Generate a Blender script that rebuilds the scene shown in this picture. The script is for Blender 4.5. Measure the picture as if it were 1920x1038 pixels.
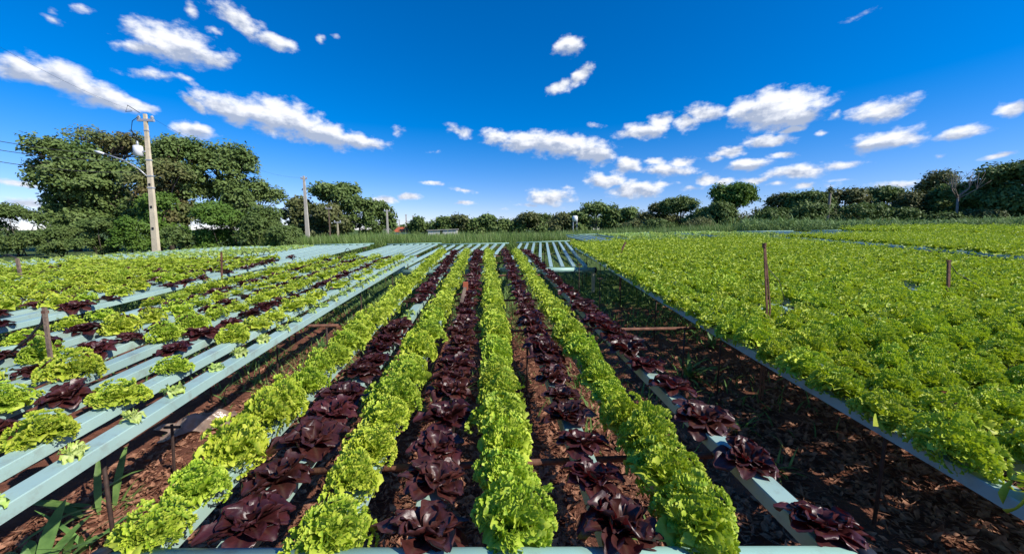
import bpy, math, random
import numpy as np
from mathutils import Vector
for o in list(bpy.data.objects): bpy.data.objects.remove(o)
sc = bpy.context.scene
COL = sc.collection
R = random.Random(7)
NP = np.random.RandomState(11)
# ------------------------------------------------------------------ camera
HC, FPX, YAW, PITCH = 1.65, 700.0, 0.064, math.atan(89/700)
cam = bpy.data.cameras.new('camera'); camo = bpy.data.objects.new('camera', cam); COL.objects.link(camo)
cam.sensor_width = 36; cam.lens = 36*FPX/1920; cam.clip_start = .05; cam.clip_end = 3000
camo.location = (0, 0, HC); camo.rotation_euler = (math.pi/2-PITCH, 0, -YAW)
sc.camera = camo
sc.render.resolution_x, sc.render.resolution_y = 1024, 553
st, ct, sp, cp = math.sin(YAW), math.cos(YAW), math.sin(PITCH), math.cos(PITCH)
CF = np.array([st*cp, ct*cp, -sp]); CR = np.array([ct, -st, 0.]); CU = np.cross(CR, CF)
def ray(px, py): return CR*(px-960)/FPX - CU*(py-519)/FPX + CF
def at_h(px, py, h):                       # point on the level h below the camera
    d = ray(px, py); k = -h/d[2]; return k*d[0], k*d[1]
def at_d(px, py, D):                       # point at distance D along the view axis
    d = ray(px, py)*D; return d[0], d[1], d[2]+HC
def z_over(px, py, y):                    # height at which the pixel's ray crosses the vertical plane Y = y
    d = ray(px, py); return HC+d[2]*y/d[1]
def project(x, y, z):
    v = np.array([x, y, z-HC]); D = v@CF
    if D < .2: return None
    return 960+FPX*(v@CR)/D, 519-FPX*(v@CU)/D, D
# ------------------------------------------------------------------ sky with clouds, sun, exposure
SUN_EL, SUN_AZ = math.radians(40), math.radians(-30)     # azimuth counted from +X towards +Y
world = bpy.data.worlds.new('World'); sc.world = world; world.use_nodes = True
CLOUDS = [(92,14,18,14,0,.55),(98,36,30,14,25,.55),(150,10,28,9,-20,.5),(325,82,100,40,0,1),(270,95,70,17,0,.8),(395,105,55,22,5,.85),
 (450,42,62,26,25,.85),(512,78,50,16,12,.85),(368,22,22,18,20,.55),(400,55,18,8,0,.6),(300,143,75,14,-3,.6),(355,150,28,9,20,.6),(40,135,75,26,10,.95),
 (125,150,85,34,15,1),(200,178,85,22,18,1),(262,196,45,12,14,.95),(366,246,42,18,0,.95),(360,195,40,13,30,.8),(430,205,65,26,15,1),(520,220,95,38,6,1),
 (600,246,85,26,10,1),(672,262,60,16,8,1),(745,248,16,14,30,.6),(603,74,15,11,0,.7),(630,66,13,6,0,.5),(1066,85,32,21,0,.9),
 (1088,142,30,18,-35,.95),(1052,162,32,12,-15,.9),(930,257,40,16,12,.8),(985,264,60,20,0,1),(1050,272,80,25,5,1),(1110,285,50,24,5,1),(862,244,28,13,10,.7),
 (820,283,24,6,0,.45),(1205,248,60,16,0,.95),(1235,228,36,14,-5,.8),(1280,232,28,18,35,.8),(1322,212,46,18,10,.95),(1400,205,40,22,-10,.95),(1462,206,92,36,0,1.1),
 (1500,218,50,22,0,1),(1478,242,34,8,0,.9),(1570,214,16,12,0,.6),(1655,203,68,20,-7,1),(1660,262,74,22,-4,1),(1625,270,48,13,0,.95),(1902,206,38,17,-8,.95),
 (1800,249,58,13,-3,.9),(1882,290,38,7,0,.8),(1540,249,20,8,0,.6),(1437,263,52,14,0,.95),(1366,286,38,14,0,.85),(1400,309,50,13,0,.9),(1470,292,42,9,5,.75),
 (1255,318,58,16,5,.85),(1176,309,40,16,-6,.9),(1280,304,36,12,0,.85),(1500,322,72,13,-2,.95),(1580,311,55,9,-4,.7),(1325,335,34,10,0,.85),(1360,340,30,8,0,.7),
 (1133,338,42,16,0,1),(1188,355,56,18,0,1),(1032,371,66,18,0,.85),(1512,348,34,8,0,.7),(872,382,24,5,0,.8),(866,358,38,6,3,.7),(815,345,26,6,0,.7),(722,373,30,9,0,.95),
 (764,369,24,8,0,.95),(30,342,44,9,0,.8),(36,379,56,9,0,.9),(1680,347,70,10,0,.75),(1600,36,42,11,0,.4),(1115,238,22,7,0,.6),(1560,345,60,8,0,.4),(940,392,50,6,0,.35),(990,385,30,6,0,.6),(1060,352,30,6,0,.5),(1240,345,34,8,0,.7),(1290,352,28,6,0,.6),(1420,335,44,8,0,.7),(1460,345,40,6,0,.6),(1590,335,36,6,0,.55),(1230,300,30,9,0,.7),(1340,300,30,8,0,.75),(1770,290,20,7,0,.6)]
def build_world():
    nt = world.node_tree; N = nt.nodes; L = nt.links; N.clear()
    def nd(t, **k):
        n = N.new(t)
        for a, v in k.items(): setattr(n, a, v)
        return n
    def math_(op, a, b=None, c=None, clamp=False):
        n = nd('ShaderNodeMath', operation=op); n.use_clamp = clamp
        for i, v in enumerate((a, b, c)):
            if v is None: continue
            if isinstance(v, (int, float)): n.inputs[i].default_value = v
            else: L.new(v, n.inputs[i])
        return n.outputs[0]
    def mixc(f, a, b, bt='MIX'):
        n = nd('ShaderNodeMixRGB', blend_type=bt)
        for i, v in enumerate((f, a, b)):
            if isinstance(v, (int, float)): n.inputs[i].default_value = v
            elif isinstance(v, tuple): n.inputs[i].default_value = v
            else: L.new(v, n.inputs[i])
        return n.outputs[0]
    sky = nd('ShaderNodeTexSky', sky_type='NISHITA'); sky.sun_disc = False
    sky.sun_elevation = SUN_EL; sky.sun_rotation = math.pi/2-SUN_AZ
    sky.air_density = 1.0; sky.dust_density = .25; sky.ozone_density = 3.0
    hs = nd('ShaderNodeHueSaturation'); hs.inputs['Saturation'].default_value = 1.55; hs.inputs['Value'].default_value = 1.42
    L.new(sky.outputs[0], hs.inputs['Color'])
    gam = nd('ShaderNodeMixRGB', blend_type='MULTIPLY'); gam.inputs[0].default_value = 1; gam.inputs[2].default_value = (1, .80, 1, 1)
    L.new(hs.outputs[0], gam.inputs[1])
    tc = nd('ShaderNodeTexCoord')
    # look a little above the dusty horizon band
    mxv = nd('ShaderNodeVectorMath', operation='MAXIMUM'); L.new(tc.outputs['Generated'], mxv.inputs[0]); mxv.inputs[1].default_value = (-2, -2, 0)
    adv = nd('ShaderNodeVectorMath', operation='ADD'); L.new(mxv.outputs[0], adv.inputs[0]); adv.inputs[1].default_value = (0, 0, .035)
    nrv = nd('ShaderNodeVectorMath', operation='NORMALIZE'); L.new(adv.outputs[0], nrv.inputs[0]); L.new(nrv.outputs[0], sky.inputs[0]); sep = nd('ShaderNodeSeparateXYZ'); L.new(tc.outputs['Generated'], sep.inputs[0])
    x, y, z = sep.outputs
    az = math_('ARCTAN2', x, y); rr = math_('SQRT', math_('ADD', math_('MULTIPLY', x, x), math_('MULTIPLY', y, y)))
    el = math_('ARCTAN2', z, rr)
    cb = nd('ShaderNodeCombineXYZ'); L.new(az, cb.inputs[0]); L.new(el, cb.inputs[1])
    # warp of the cloud outlines
    nz = nd('ShaderNodeTexNoise'); nz.inputs['Scale'].default_value = 14; nz.inputs['Detail'].default_value = 3
    L.new(cb.outputs[0], nz.inputs['Vector'])
    sub = nd('ShaderNodeVectorMath', operation='SUBTRACT'); L.new(nz.outputs['Color'], sub.inputs[0]); sub.inputs[1].default_value = (.5, .5, .5)
    scl = nd('ShaderNodeVectorMath', operation='MULTIPLY'); L.new(sub.outputs[0], scl.inputs[0]); scl.inputs[1].default_value = (.05, .028, 0)
    add = nd('ShaderNodeVectorMath', operation='ADD'); L.new(cb.outputs[0], add.inputs[0]); L.new(scl.outputs[0], add.inputs[1])
    cur = None; cy = None
    for (px, py, rx, ry, rot, inten) in CLOUDS:
        d = ray(px, py); d = d/np.linalg.norm(d)
        a0, e0 = math.atan2(d[0], d[1]), math.asin(d[2])
        d2 = ray(px+5, py); d2 /= np.linalg.norm(d2); sx = (math.atan2(d2[0], d2[1])-a0)/5
        d3 = ray(px, py-5); d3 /= np.linalg.norm(d3); sy = (math.asin(d3[2])-e0)/5
        m = nd('ShaderNodeMapping', vector_type='TEXTURE')
        L.new(add.outputs[0], m.inputs[0]); m.inputs[1].default_value = (a0, e0, 0)
        m.inputs[2].default_value = (0, 0, -math.radians(rot)); m.inputs[3].default_value = (rx*sx*1.50, ry*sy*1.62, 1)
        g = nd('ShaderNodeTexGradient', gradient_type='SPHERICAL'); L.new(m.outputs[0], g.inputs[0])
        v = math_('MULTIPLY', g.outputs[1], inten)
        if rx*ry > 560:      # big clouds: weighted height inside the cloud paints its shaded grey base
            dt = nd('ShaderNodeVectorMath', operation='DOT_PRODUCT'); L.new(m.outputs[0], dt.inputs[0]); dt.inputs[1].default_value = (0, 1, 0)
            c_ = math_('MULTIPLY', dt.outputs['Value'], v)
            cy = c_ if cy is None else math_('ADD', cy, c_)
        cur = v if cur is None else math_('MAXIMUM', cur, v)
    def fbm(scale, detail, off):
        mp = nd('ShaderNodeMapping'); L.new(cb.outputs[0], mp.inputs[0]); mp.inputs[1].default_value = off; mp.inputs[3].default_value = (1, 1.6, 1)
        n = nd('ShaderNodeTexNoise'); n.inputs['Scale'].default_value = scale; n.inputs['Detail'].default_value = detail; n.inputs['Roughness'].default_value = .58
        L.new(mp.outputs[0], n.inputs['Vector']); return n.outputs[0]
    n1 = fbm(27, 9, (0, 0, 0)); n2 = fbm(27, 9, (.010, .018, 0))
    dens = math_('ADD', cur, math_('MULTIPLY', math_('SUBTRACT', n1, .5), 1.05))
    mr = nd('ShaderNodeMapRange', interpolation_type='SMOOTHSTEP'); L.new(dens, mr.inputs[0]); mr.inputs[1].default_value = .27; mr.inputs[2].default_value = .70
    mask = math_('MULTIPLY', mr.outputs[0], math_('MULTIPLY', math_('MULTIPLY', cur, 5., clamp=True), .94))
    # cloud shading put into the colour: relief and height brighten the tops
    rel = math_('SUBTRACT', n1, n2)
    lit = math_('ADD', math_('MULTIPLY', rel, 2.6), math_('MULTIPLY_ADD', cy, 2.6, .56), clamp=True)
    ccol = mixc(lit, (3.9, 4.5, 5.8, 1), (9.2, 9.3, 9.6, 1))
    col = mixc(mask, gam.outputs[0], ccol)
    bg = nd('ShaderNodeBackground'); bg.inputs[1].default_value = .10; L.new(col, bg.inputs[0])
    out = nd('ShaderNodeOutputWorld'); L.new(bg.outputs[0], out.inputs[0])
build_world()
sun = bpy.data.lights.new('sun', 'SUN'); suno = bpy.data.objects.new('sun', sun); COL.objects.link(suno)
sun.energy = 4.9; sun.angle = math.radians(.5); sun.color = (1, .95, .86)
SV = Vector((math.cos(SUN_EL)*math.cos(SUN_AZ), math.cos(SUN_EL)*math.sin(SUN_AZ), math.sin(SUN_EL)))
suno.rotation_euler = SV.to_track_quat('Z', 'Y').to_euler()
sc.view_settings.view_transform = 'Standard'; sc.view_settings.look = 'None'
sc.view_settings.exposure = 0.22; sc.view_settings.gamma = 1.0
# ------------------------------------------------------------------ helpers
def mat(name, col, rough=.7, spec=.4, metal=0, var=None, scale=20, trans=0, bump=0, bscale=60, objvar=0, detail=4, tcol=None, attr=None, coord='Object', coat=0):
    m = bpy.data.materials.new(name); m.use_nodes = True; nt = m.node_tree; N = nt.nodes; L = nt.links
    b = N['Principled BSDF']; out = N['Material Output']
    b.inputs['Roughness'].default_value = rough; b.inputs['Specular IOR Level'].default_value = spec; b.inputs['Metallic'].default_value = metal
    b.inputs['Coat Weight'].default_value = coat
    c = (*col, 1); src = None; tc = N.new('ShaderNodeTexCoord')
    if var:
        nz = N.new('ShaderNodeTexNoise'); nz.inputs['Scale'].default_value = scale; nz.inputs['Detail'].default_value = detail; nz.inputs['Roughness'].default_value = .6
        L.new(tc.outputs[coord], nz.inputs['Vector'])
        cr = N.new('ShaderNodeValToRGB'); cr.color_ramp.elements[0].position = .35; cr.color_ramp.elements[1].position = .65
        cr.color_ramp.elements[0].color = c; cr.color_ramp.elements[1].color = (*var, 1); L.new(nz.outputs[0], cr.inputs[0]); src = cr.outputs[0]
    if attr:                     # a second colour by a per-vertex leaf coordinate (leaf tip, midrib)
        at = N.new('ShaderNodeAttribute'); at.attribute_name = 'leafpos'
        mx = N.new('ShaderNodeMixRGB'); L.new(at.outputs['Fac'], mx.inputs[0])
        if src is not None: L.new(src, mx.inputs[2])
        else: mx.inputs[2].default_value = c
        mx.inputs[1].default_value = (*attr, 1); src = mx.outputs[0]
    if objvar:
        oi = N.new('ShaderNodeObjectInfo'); hs = N.new('ShaderNodeHueSaturation')
        mr = N.new('ShaderNodeMapRange'); mr.inputs[3].default_value = 1-objvar; mr.inputs[4].default_value = 1+objvar; L.new(oi.outputs['Random'], mr.inputs[0])
        L.new(mr.outputs[0], hs.inputs['Value'])
        wn = N.new('ShaderNodeTexWhiteNoise'); wn.noise_dimensions = '1D'; L.new(oi.outputs['Random'], wn.inputs['W']); mh = N.new('ShaderNodeMapRange'); mh.inputs[3].default_value = .487; mh.inputs[4].default_value = .512; L.new(wn.outputs[0], mh.inputs[0]); L.new(mh.outputs[0], hs.inputs['Hue'])
        if src is not None: L.new(src, hs.inputs['Color'])
        else: hs.inputs['Color'].default_value = c
        src = hs.outputs[0]
    if src is not None: L.new(src, b.inputs['Base Color'])
    else: b.inputs['Base Color'].default_value = c
    if bump:
        n2 = N.new('ShaderNodeTexNoise'); n2.inputs['Scale'].default_value = bscale; n2.inputs['Detail'].default_value = 5; L.new(tc.outputs[coord], n2.inputs['Vector'])
        bp = N.new('ShaderNodeBump'); bp.inputs['Strength'].default_value = bump; bp.inputs['Distance'].default_value = .01
        L.new(n2.outputs[0], bp.inputs['Height']); L.new(bp.outputs[0], b.inputs['Normal'])
    if trans:
        tr = N.new('ShaderNodeBsdfTranslucent')
        if tcol: tr.inputs[0].default_value = (*tcol, 1)
        elif src is not None: L.new(src, tr.inputs[0])
        else: tr.inputs[0].default_value = c
        mx = N.new('ShaderNodeMixShader'); mx.inputs[0].default_value = trans
        L.new(b.outputs[0], mx.inputs[1]); L.new(tr.outputs[0], mx.inputs[2]); L.new(mx.outputs[0], out.inputs[0])
    return m
M = {}
M['green'] = mat('lettuce_leaf', (.82, .83, .13), .5, .25, var=(.50, .62, .035), scale=34, trans=.24, attr=(.13, .27, .02), objvar=.13, tcol=(.50, .62, .02))  # yellow tips also carry painted highlights; dark leaf bases paint the heads' inner shade
M['red'] = mat('red_lettuce_leaf', (.038, .012, .010), .38, .5, var=(.090, .024, .021), scale=30, trans=.14, attr=(.13, .07, .045), objvar=.3, tcol=(.22, .02, .02), bump=.12, bscale=60)
M['seedling'] = mat('seedling_leaf', (.42, .58, .07), .5, .4, var=(.55, .66, .16), scale=40, trans=.3, attr=(.70, .78, .40), objvar=.1)
M['hole'] = mat('planting_hole', (.02, .02, .02), .9)  # flat black disc painting the shade inside a planting opening, none is cut
M['channel'] = mat('aqua_plastic', (.37, .52, .455), .4, .4, var=(.30, .44, .39), scale=2.2, objvar=.08, detail=8, bump=.04, bscale=25)
M['pipe'] = mat('aqua_pipe', (.30, .49, .41), .4, .4, var=(.26, .43, .36), scale=3, detail=8)
M['cap'] = mat('black_plastic', (.02, .02, .022), .45)
M['rust'] = mat('rusty_steel', (.10, .045, .028), .75, .3, var=(.22, .10, .06), scale=14, bump=.5, coord='Object')
M['darkrod'] = mat('dark_steel', (.035, .022, .018), .7, .3, var=(.07, .04, .03), scale=30)
M['wood'] = mat('grey_wood', (.24, .17, .12), .85, .2, var=(.13, .09, .07), scale=18, bump=.6)
M['palewood'] = mat('pale_wood', (.55, .48, .32), .8, .2, var=(.42, .36, .24), scale=18)
M['concrete'] = mat('pole_concrete', (.74, .62, .43), .85, .2, var=(.58, .48, .33), scale=3, bump=.3, bscale=20, detail=8)
M['concrete_far'] = mat('pole_concrete_grey', (.55, .50, .42), .85, .2, var=(.42, .38, .32), scale=2)
M['white'] = mat('white_enamel', (.8, .8, .8), .4)
M['galv'] = mat('galvanised_steel', (.5, .5, .5), .4, .5, metal=.4)
M['wire'] = mat('cable_black', (.02, .02, .02), .6)
M['bark'] = mat('bark', (.10, .075, .055), .9, .2, var=(.18, .14, .11), scale=4, bump=.6, bscale=12)
M['deadbark'] = mat('bleached_bark', (.34, .29, .24), .9, .2, var=(.22, .18, .15), scale=4)
M['roof'] = mat('clay_tiles', (.50, .13, .06), .8, .2, var=(.36, .10, .05), scale=3)
M['wall'] = mat('white_wall', (.70, .68, .62), .85, .2, var=(.55, .52, .47), scale=.8)
M['shedroof'] = mat('fibre_cement', (.45, .42, .40), .85, .2, var=(.35, .32, .30), scale=1)
M['bag'] = mat('plastic_sheet', (.48, .36, .29), .18, .7, trans=.35, var=(.36, .24, .17), scale=9, bump=.7, bscale=30)
M['weed'] = mat('weed_leaf', (.18, .31, .08), .5, .3, var=(.08, .16, .04), scale=12, trans=.25, objvar=.2)
M['weedlight'] = mat('grass_tuft_leaf', (.20, .30, .07), .5, .4, var=(.14, .22, .05), scale=12, trans=.25, objvar=.15)
M['seed_far'] = mat('young_plant_leaf', (.40, .50, .22), .6, .3, var=(.30, .42, .12), scale=6, trans=.2)
M['litter'] = mat('dry_leaf', (.16, .062, .034), .7, .3, var=(.44, .22, .13), scale=23, trans=.08, detail=2)
def leafmat(n, a, b, sc_=.6, tr=.18, rough=.6): return mat(n, a, rough, .25, var=b, scale=sc_, trans=tr, detail=6)
M['tree_dark'] = leafmat('leaf_dark', (.095, .155, .034), (.190, .255, .075))
M['tree_mid'] = leafmat('leaf_mid', (.095, .150, .034), (.150, .205, .055))
M['tree_bright'] = leafmat('leaf_bright', (.090, .180, .022), (.135, .215, .035))
M['tree_red'] = leafmat('leaf_rusty', (.17, .105, .045), (.15, .21, .06), .4)
M['tree_olive'] = leafmat('leaf_olive', (.105, .130, .038), (.170, .175, .065))
M['cane'] = mat('cane_leaf', (.20, .31, .06), .5, .4, var=(.12, .21, .04), scale=.8, trans=.25, detail=6)
M['straw'] = mat('cane_tip', (.26, .28, .09), .6, .3, var=(.17, .24, .06), scale=.7, trans=.25)
M['corn'] = mat('maize_leaf', (.15, .25, .065), .6, .2, var=(.24, .33, .12), scale=1, trans=.25)

def grime(m, col=(.17, .12, .075), lo=.60, hi=.78, scale=9, amount=.55):
    nt = m.node_tree; N = nt.nodes; L = nt.links; b = N['Principled BSDF']; src = b.inputs['Base Color'].links[0].from_socket
    tc = N.new('ShaderNodeTexCoord'); nz = N.new('ShaderNodeTexNoise'); nz.inputs['Scale'].default_value = scale; nz.inputs['Detail'].default_value = 9; nz.inputs['Roughness'].default_value = .72
    L.new(tc.outputs['Object'], nz.inputs['Vector']); mr = N.new('ShaderNodeMapRange'); mr.inputs[1].default_value = lo; mr.inputs[2].default_value = hi; mr.inputs[4].default_value = amount
    L.new(nz.outputs[0], mr.inputs[0]); mx = N.new('ShaderNodeMixRGB'); L.new(mr.outputs[0], mx.inputs[0]); L.new(src, mx.inputs[1]); mx.inputs[2].default_value = (*col, 1); L.new(mx.outputs[0], b.inputs['Base Color'])
grime(M['channel'], lo=.52, hi=.75); grime(M['pipe'], lo=.55, hi=.78); grime(M['concrete'], col=(.30, .26, .20), lo=.5, hi=.75, scale=4); grime(M['wall'], lo=.5)
def tag(o, label=None, cat=None, group=None, kind=None):
    if label: o['label'] = label
    if cat: o['category'] = cat
    if group: o['group'] = group
    if kind: o['kind'] = kind
    return o
def empty(name, loc, rz=0):
    o = bpy.data.objects.new(name, None); o.location = loc; o.rotation_euler = (0, 0, rz); o.empty_display_size = .1; COL.objects.link(o); return o
def mesh_np(name, V, Q, m, parent=None, loc=(0, 0, 0), smooth=True, attr=None, mats=None, mi=None):
    """mesh of quads (or triangles) from numpy arrays"""
    me = bpy.data.meshes.new(name); V = np.asarray(V, np.float32); Q = np.asarray(Q, np.int32); k = Q.shape[1]
    me.vertices.add(len(V)); me.vertices.foreach_set('co', V.ravel())
    me.loops.add(Q.size); me.loops.foreach_set('vertex_index', Q.ravel())
    me.polygons.add(len(Q)); me.polygons.foreach_set('loop_start', np.arange(0, Q.size, k, dtype=np.int32))
    if smooth: me.polygons.foreach_set('use_smooth', np.ones(len(Q), bool))
    if attr is not None:
        a = me.attributes.new('leafpos', 'FLOAT', 'POINT'); a.data.foreach_set('value', np.asarray(attr, np.float32))
    for mm in (mats or [m]): me.materials.append(mm)
    if mi is not None: me.polygons.foreach_set('material_index', np.asarray(mi, np.int32))
    me.update(calc_edges=True)
    o = bpy.data.objects.new(name, me); o.location = loc; COL.objects.link(o)
    if parent: o.parent = parent
    return o
class MB:
    def __init__(s): s.v = []; s.f = []
    def add(s, V, F):
        n = len(s.v); s.v += [tuple(p) for p in V]; s.f += [tuple(i+n for i in f) for f in F]
    def box(s, x0, x1, y0, y1, z0, z1):
        s.add([(x0,y0,z0),(x1,y0,z0),(x1,y1,z0),(x0,y1,z0),(x0,y0,z1),(x1,y0,z1),(x1,y1,z1),(x0,y1,z1)],
              [(0,3,2,1),(4,5,6,7),(0,1,5,4),(1,2,6,5),(2,3,7,6),(3,0,4,7)])
    def loft(s, pts, sec, up=(0, 0, 1), scales=None, cap=True):
        """sweep a closed 2D section along a polyline"""
        pts = [Vector(p) for p in pts]; k = len(sec); V = []; F = []
        for i, p in enumerate(pts):
            t = (pts[min(i+1, len(pts)-1)]-pts[max(i-1, 0)]).normalized(); u = Vector(up)
            if abs(t.dot(u)) > .95: u = Vector((0, 1, 0))
            r = t.cross(u).normalized(); w = r.cross(t); sc_ = scales[i] if scales else 1
            for a, b in sec: V.append(p+r*a*sc_+w*b*sc_)
        for i in range(len(pts)-1):
            for j in range(k):
                a, b = i*k+j, i*k+(j+1) % k; F.append((a, b, b+k, a+k))
        if cap: F.append(tuple(range(k-1, -1, -1))); F.append(tuple((len(pts)-1)*k+j for j in range(k)))
        s.add(V, F)
    def tube(s, pts, r, n=8, scales=None):
        s.loft(pts, [(r*math.cos(2*math.pi*j/n), r*math.sin(2*math.pi*j/n)) for j in range(n)], scales=scales)
    def build(s, name, m, parent=None, loc=(0, 0, 0), smooth=False):
        me = bpy.data.meshes.new(name); me.from_pydata([tuple(v) for v in s.v], [], s.f); me.materials.append(m)
        if smooth:
            for p in me.polygons: p.use_smooth = len(p.vertices) == 4
        me.update(); o = bpy.data.objects.new(name, me); o.location = loc; COL.objects.link(o)
        if parent: o.parent = parent
        return o
def ordn(n): return '%d%s' % (n, 'th' if 10 <= n % 100 <= 20 else {1: 'st', 2: 'nd', 3: 'rd'}.get(n % 10, 'th'))
# ------------------------------------------------------------------ lie of the land
def dz(x): return float(np.interp(x, [-15, -6, 0, 1.8, 9, 27], [-.16, -.06, 0, 0, .20, .42]))
def H(y): return float(np.interp(y, [-1, 1, 2.3, 3.5, 5, 8.5, 10.5, 12.5], [1.0, .95, .915, .88, .82, .66, .585, .51]))
def gz(x, y): return dz(x)+float(np.interp(y, [-50, 0, 20, 60, 400], [0, 0, .22, .3, .3]))
def ground_mat():
    m = bpy.data.materials.new('soil_and_grass'); m.use_nodes = True; nt = m.node_tree; N = nt.nodes; L = nt.links; b = N['Principled BSDF']
    b.inputs['Roughness'].default_value = .95; b.inputs['Specular IOR Level'].default_value = .15
    tc = N.new('ShaderNodeTexCoord')
    def noise(s, d=6):
        n = N.new('ShaderNodeTexNoise'); n.inputs['Scale'].default_value = s; n.inputs['Detail'].default_value = d; n.inputs['Roughness'].default_value = .65; L.new(tc.outputs['Object'], n.inputs['Vector']); return n.outputs[0]
    def ramp(src, p0, c0, p1, c1):
        r = N.new('ShaderNodeValToRGB'); r.color_ramp.elements[0].position = p0; r.color_ramp.elements[1].position = p1
        r.color_ramp.elements[0].color = (*c0, 1); r.color_ramp.elements[1].color = (*c1, 1); L.new(src, r.inputs[0]); return r.outputs[0]
    soil = ramp(noise(5), .3, (.11, .042, .026), .7, (.24, .10, .062))
    grs = ramp(noise(2), .3, (.045, .085, .02), .7, (.11, .15, .04))
    sep = N.new('ShaderNodeSeparateXYZ'); L.new(tc.outputs['Object'], sep.inputs[0])
    md = N.new('ShaderNodeMath'); md.operation = 'MULTIPLY_ADD'; L.new(sep.outputs[1], md.inputs[0]); md.inputs[1].default_value = .11; md.inputs[2].default_value = -.75
    ad = N.new('ShaderNodeMath'); ad.operation = 'ADD'; L.new(md.outputs[0], ad.inputs[0]); L.new(noise(1.3, 5), ad.inputs[1])
    mk = ramp(ad.outputs[0], .45, (0, 0, 0), .62, (1, 1, 1))
    mx = N.new('ShaderNodeMixRGB'); L.new(mk, mx.inputs[0]); L.new(soil, mx.inputs[1]); L.new(grs, mx.inputs[2]); L.new(mx.outputs[0], b.inputs['Base Color'])
    bp = N.new('ShaderNodeBump'); bp.inputs['Strength'].default_value = 1; bp.inputs['Distance'].default_value = .03; L.new(noise(22, 6), bp.inputs['Height']); L.new(bp.outputs[0], b.inputs['Normal'])
    return m
def ground():
    xs = np.concatenate([np.linspace(-900, -40, 12), np.linspace(-36, -6, 25), np.linspace(-5.8, 5.8, 100), np.linspace(6, 36, 25), np.linspace(40, 900, 12)])
    ys = np.concatenate([np.linspace(-60, -4, 6), np.linspace(-3.5, 10, 110), np.linspace(10.6, 60, 40), np.linspace(80, 1200, 12)])
    X, Y = np.meshgrid(xs, ys); Z = np.vectorize(gz)(X, Y)
    near = np.exp(-((Y-3)/9)**2)*np.exp(-(X/7)**2)
    Z += near*(.028*np.sin(X*13+.7*np.sin(Y*2.1))+.018*np.sin(Y*3.3+X*4)+.014*NP.randn(*X.shape))
    V = np.stack([X, Y, Z], -1).reshape(-1, 3); w = len(xs); h = len(ys)
    I = np.arange(w*h).reshape(h, w); Q = np.stack([I[:-1, :-1], I[:-1, 1:], I[1:, 1:], I[1:, :-1]], -1).reshape(-1, 4)
    tag(mesh_np('ground', V, Q, ground_mat()), kind='structure')
ground()
# ------------------------------------------------------------------ lettuces (meshes first)
def grid_quads(nu, nv, base):
    I = np.arange((nu+1)*(nv+1)).reshape(nu+1, nv+1)+base
    return np.stack([I[:-1, :-1], I[:-1, 1:], I[1:, 1:], I[1:, :-1]], -1).reshape(-1, 4)
def green_head(seed, n=24, nu=10, nv=54, rad=.138, hgt=.150, kf=1.0):
    """frilly head: fan leaves whose margins run in tight ruffles"""
    r = np.random.RandomState(seed); VV = []; QQ = []; AA = []; base = 0
    for i in range(n):
        a = (i+.5)/n; phi = i*2.39996+r.uniform(-.3, .3)
        Lf = rad*(.62+.55*a)*r.uniform(.88, 1.12); Wf = rad*(.55+.35*a)*r.uniform(.9, 1.15)
        el0 = math.radians(88-48*a+r.uniform(-8, 8)); bend = math.radians(25+62*a)*r.uniform(.8, 1.2)
        u = np.linspace(0, 1, nu+1); v = np.linspace(-1, 1, nv+1); U, Vv = np.meshgrid(u, v, indexing='ij')
        # midrib curve
        ang = el0-bend*u; du = Lf/nu
        rr = np.concatenate([[0], np.cumsum(np.cos((ang[1:]+ang[:-1])/2)*du)])
        zz = np.concatenate([[0], np.cumsum(np.sin((ang[1:]+ang[:-1])/2)*du)])
        w = Wf*(.16+.84*np.sin(np.clip(u*1.15, 0, 1)*math.pi/2)**1.3)
        shrink = np.sqrt(np.clip(1-.45*Vv**2*U, 0, 1))
        p0, p1, p2 = r.uniform(0, 6.28, 3); k1 = r.uniform(20, 26)*kf; k2 = r.uniform(40, 52)*kf
        edge = np.clip(np.maximum(U**2.6, (np.abs(Vv)**3)*U**.6), 0, 1)
        ruf = edge*(.0105*np.sin(k1*Vv+p0+3*U+1.1*np.sin(3*Vv+p2))+.0085*np.sin(k2*Vv+p1-5*U)+.011*np.sin(k1*.3*Vv+p2)+.004*np.sin(34*U+9*Vv+p2))*(rad/.145)
        cup = .25*w[:, None]*Vv**2
        frl = edge*(.010*np.cos(k1*Vv+p2)+.007*np.sin(k2*.8*Vv+p0))+edge*r.normal(0, .0022, U.shape)
        rad_ = rr[:, None]*shrink+frl*np.cos(ang)[:, None]-(ruf+cup*.5)*np.sin(ang)[:, None]
        zc = zz[:, None]*shrink+frl*np.sin(ang)[:, None]+(ruf+cup)*np.cos(ang)[:, None]
        lat = Vv*w[:, None]+edge*.007*np.sin(k2*Vv+p1)
        cr = edge*.0030
        zc = zc+r.normal(0, 1, U.shape)*cr; rad_ = rad_+r.normal(0, 1, U.shape)*cr; lat = lat+r.normal(0, .7, U.shape)*cr
        off = .012*(1-a)
        X = np.cos(phi)*(rad_+off)-np.sin(phi)*lat; Y = np.sin(phi)*(rad_+off)+np.cos(phi)*lat
        Z = zc*hgt/.12
        Z = np.maximum(Z, -.012)
        VV.append(np.stack([X, Y, Z], -1).reshape(-1, 3)); QQ.append(grid_quads(nu, nv, base)); base += (nu+1)*(nv+1)
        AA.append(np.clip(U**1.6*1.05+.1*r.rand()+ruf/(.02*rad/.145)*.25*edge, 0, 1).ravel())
    return np.concatenate(VV), np.concatenate(QQ), np.concatenate(AA)
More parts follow.
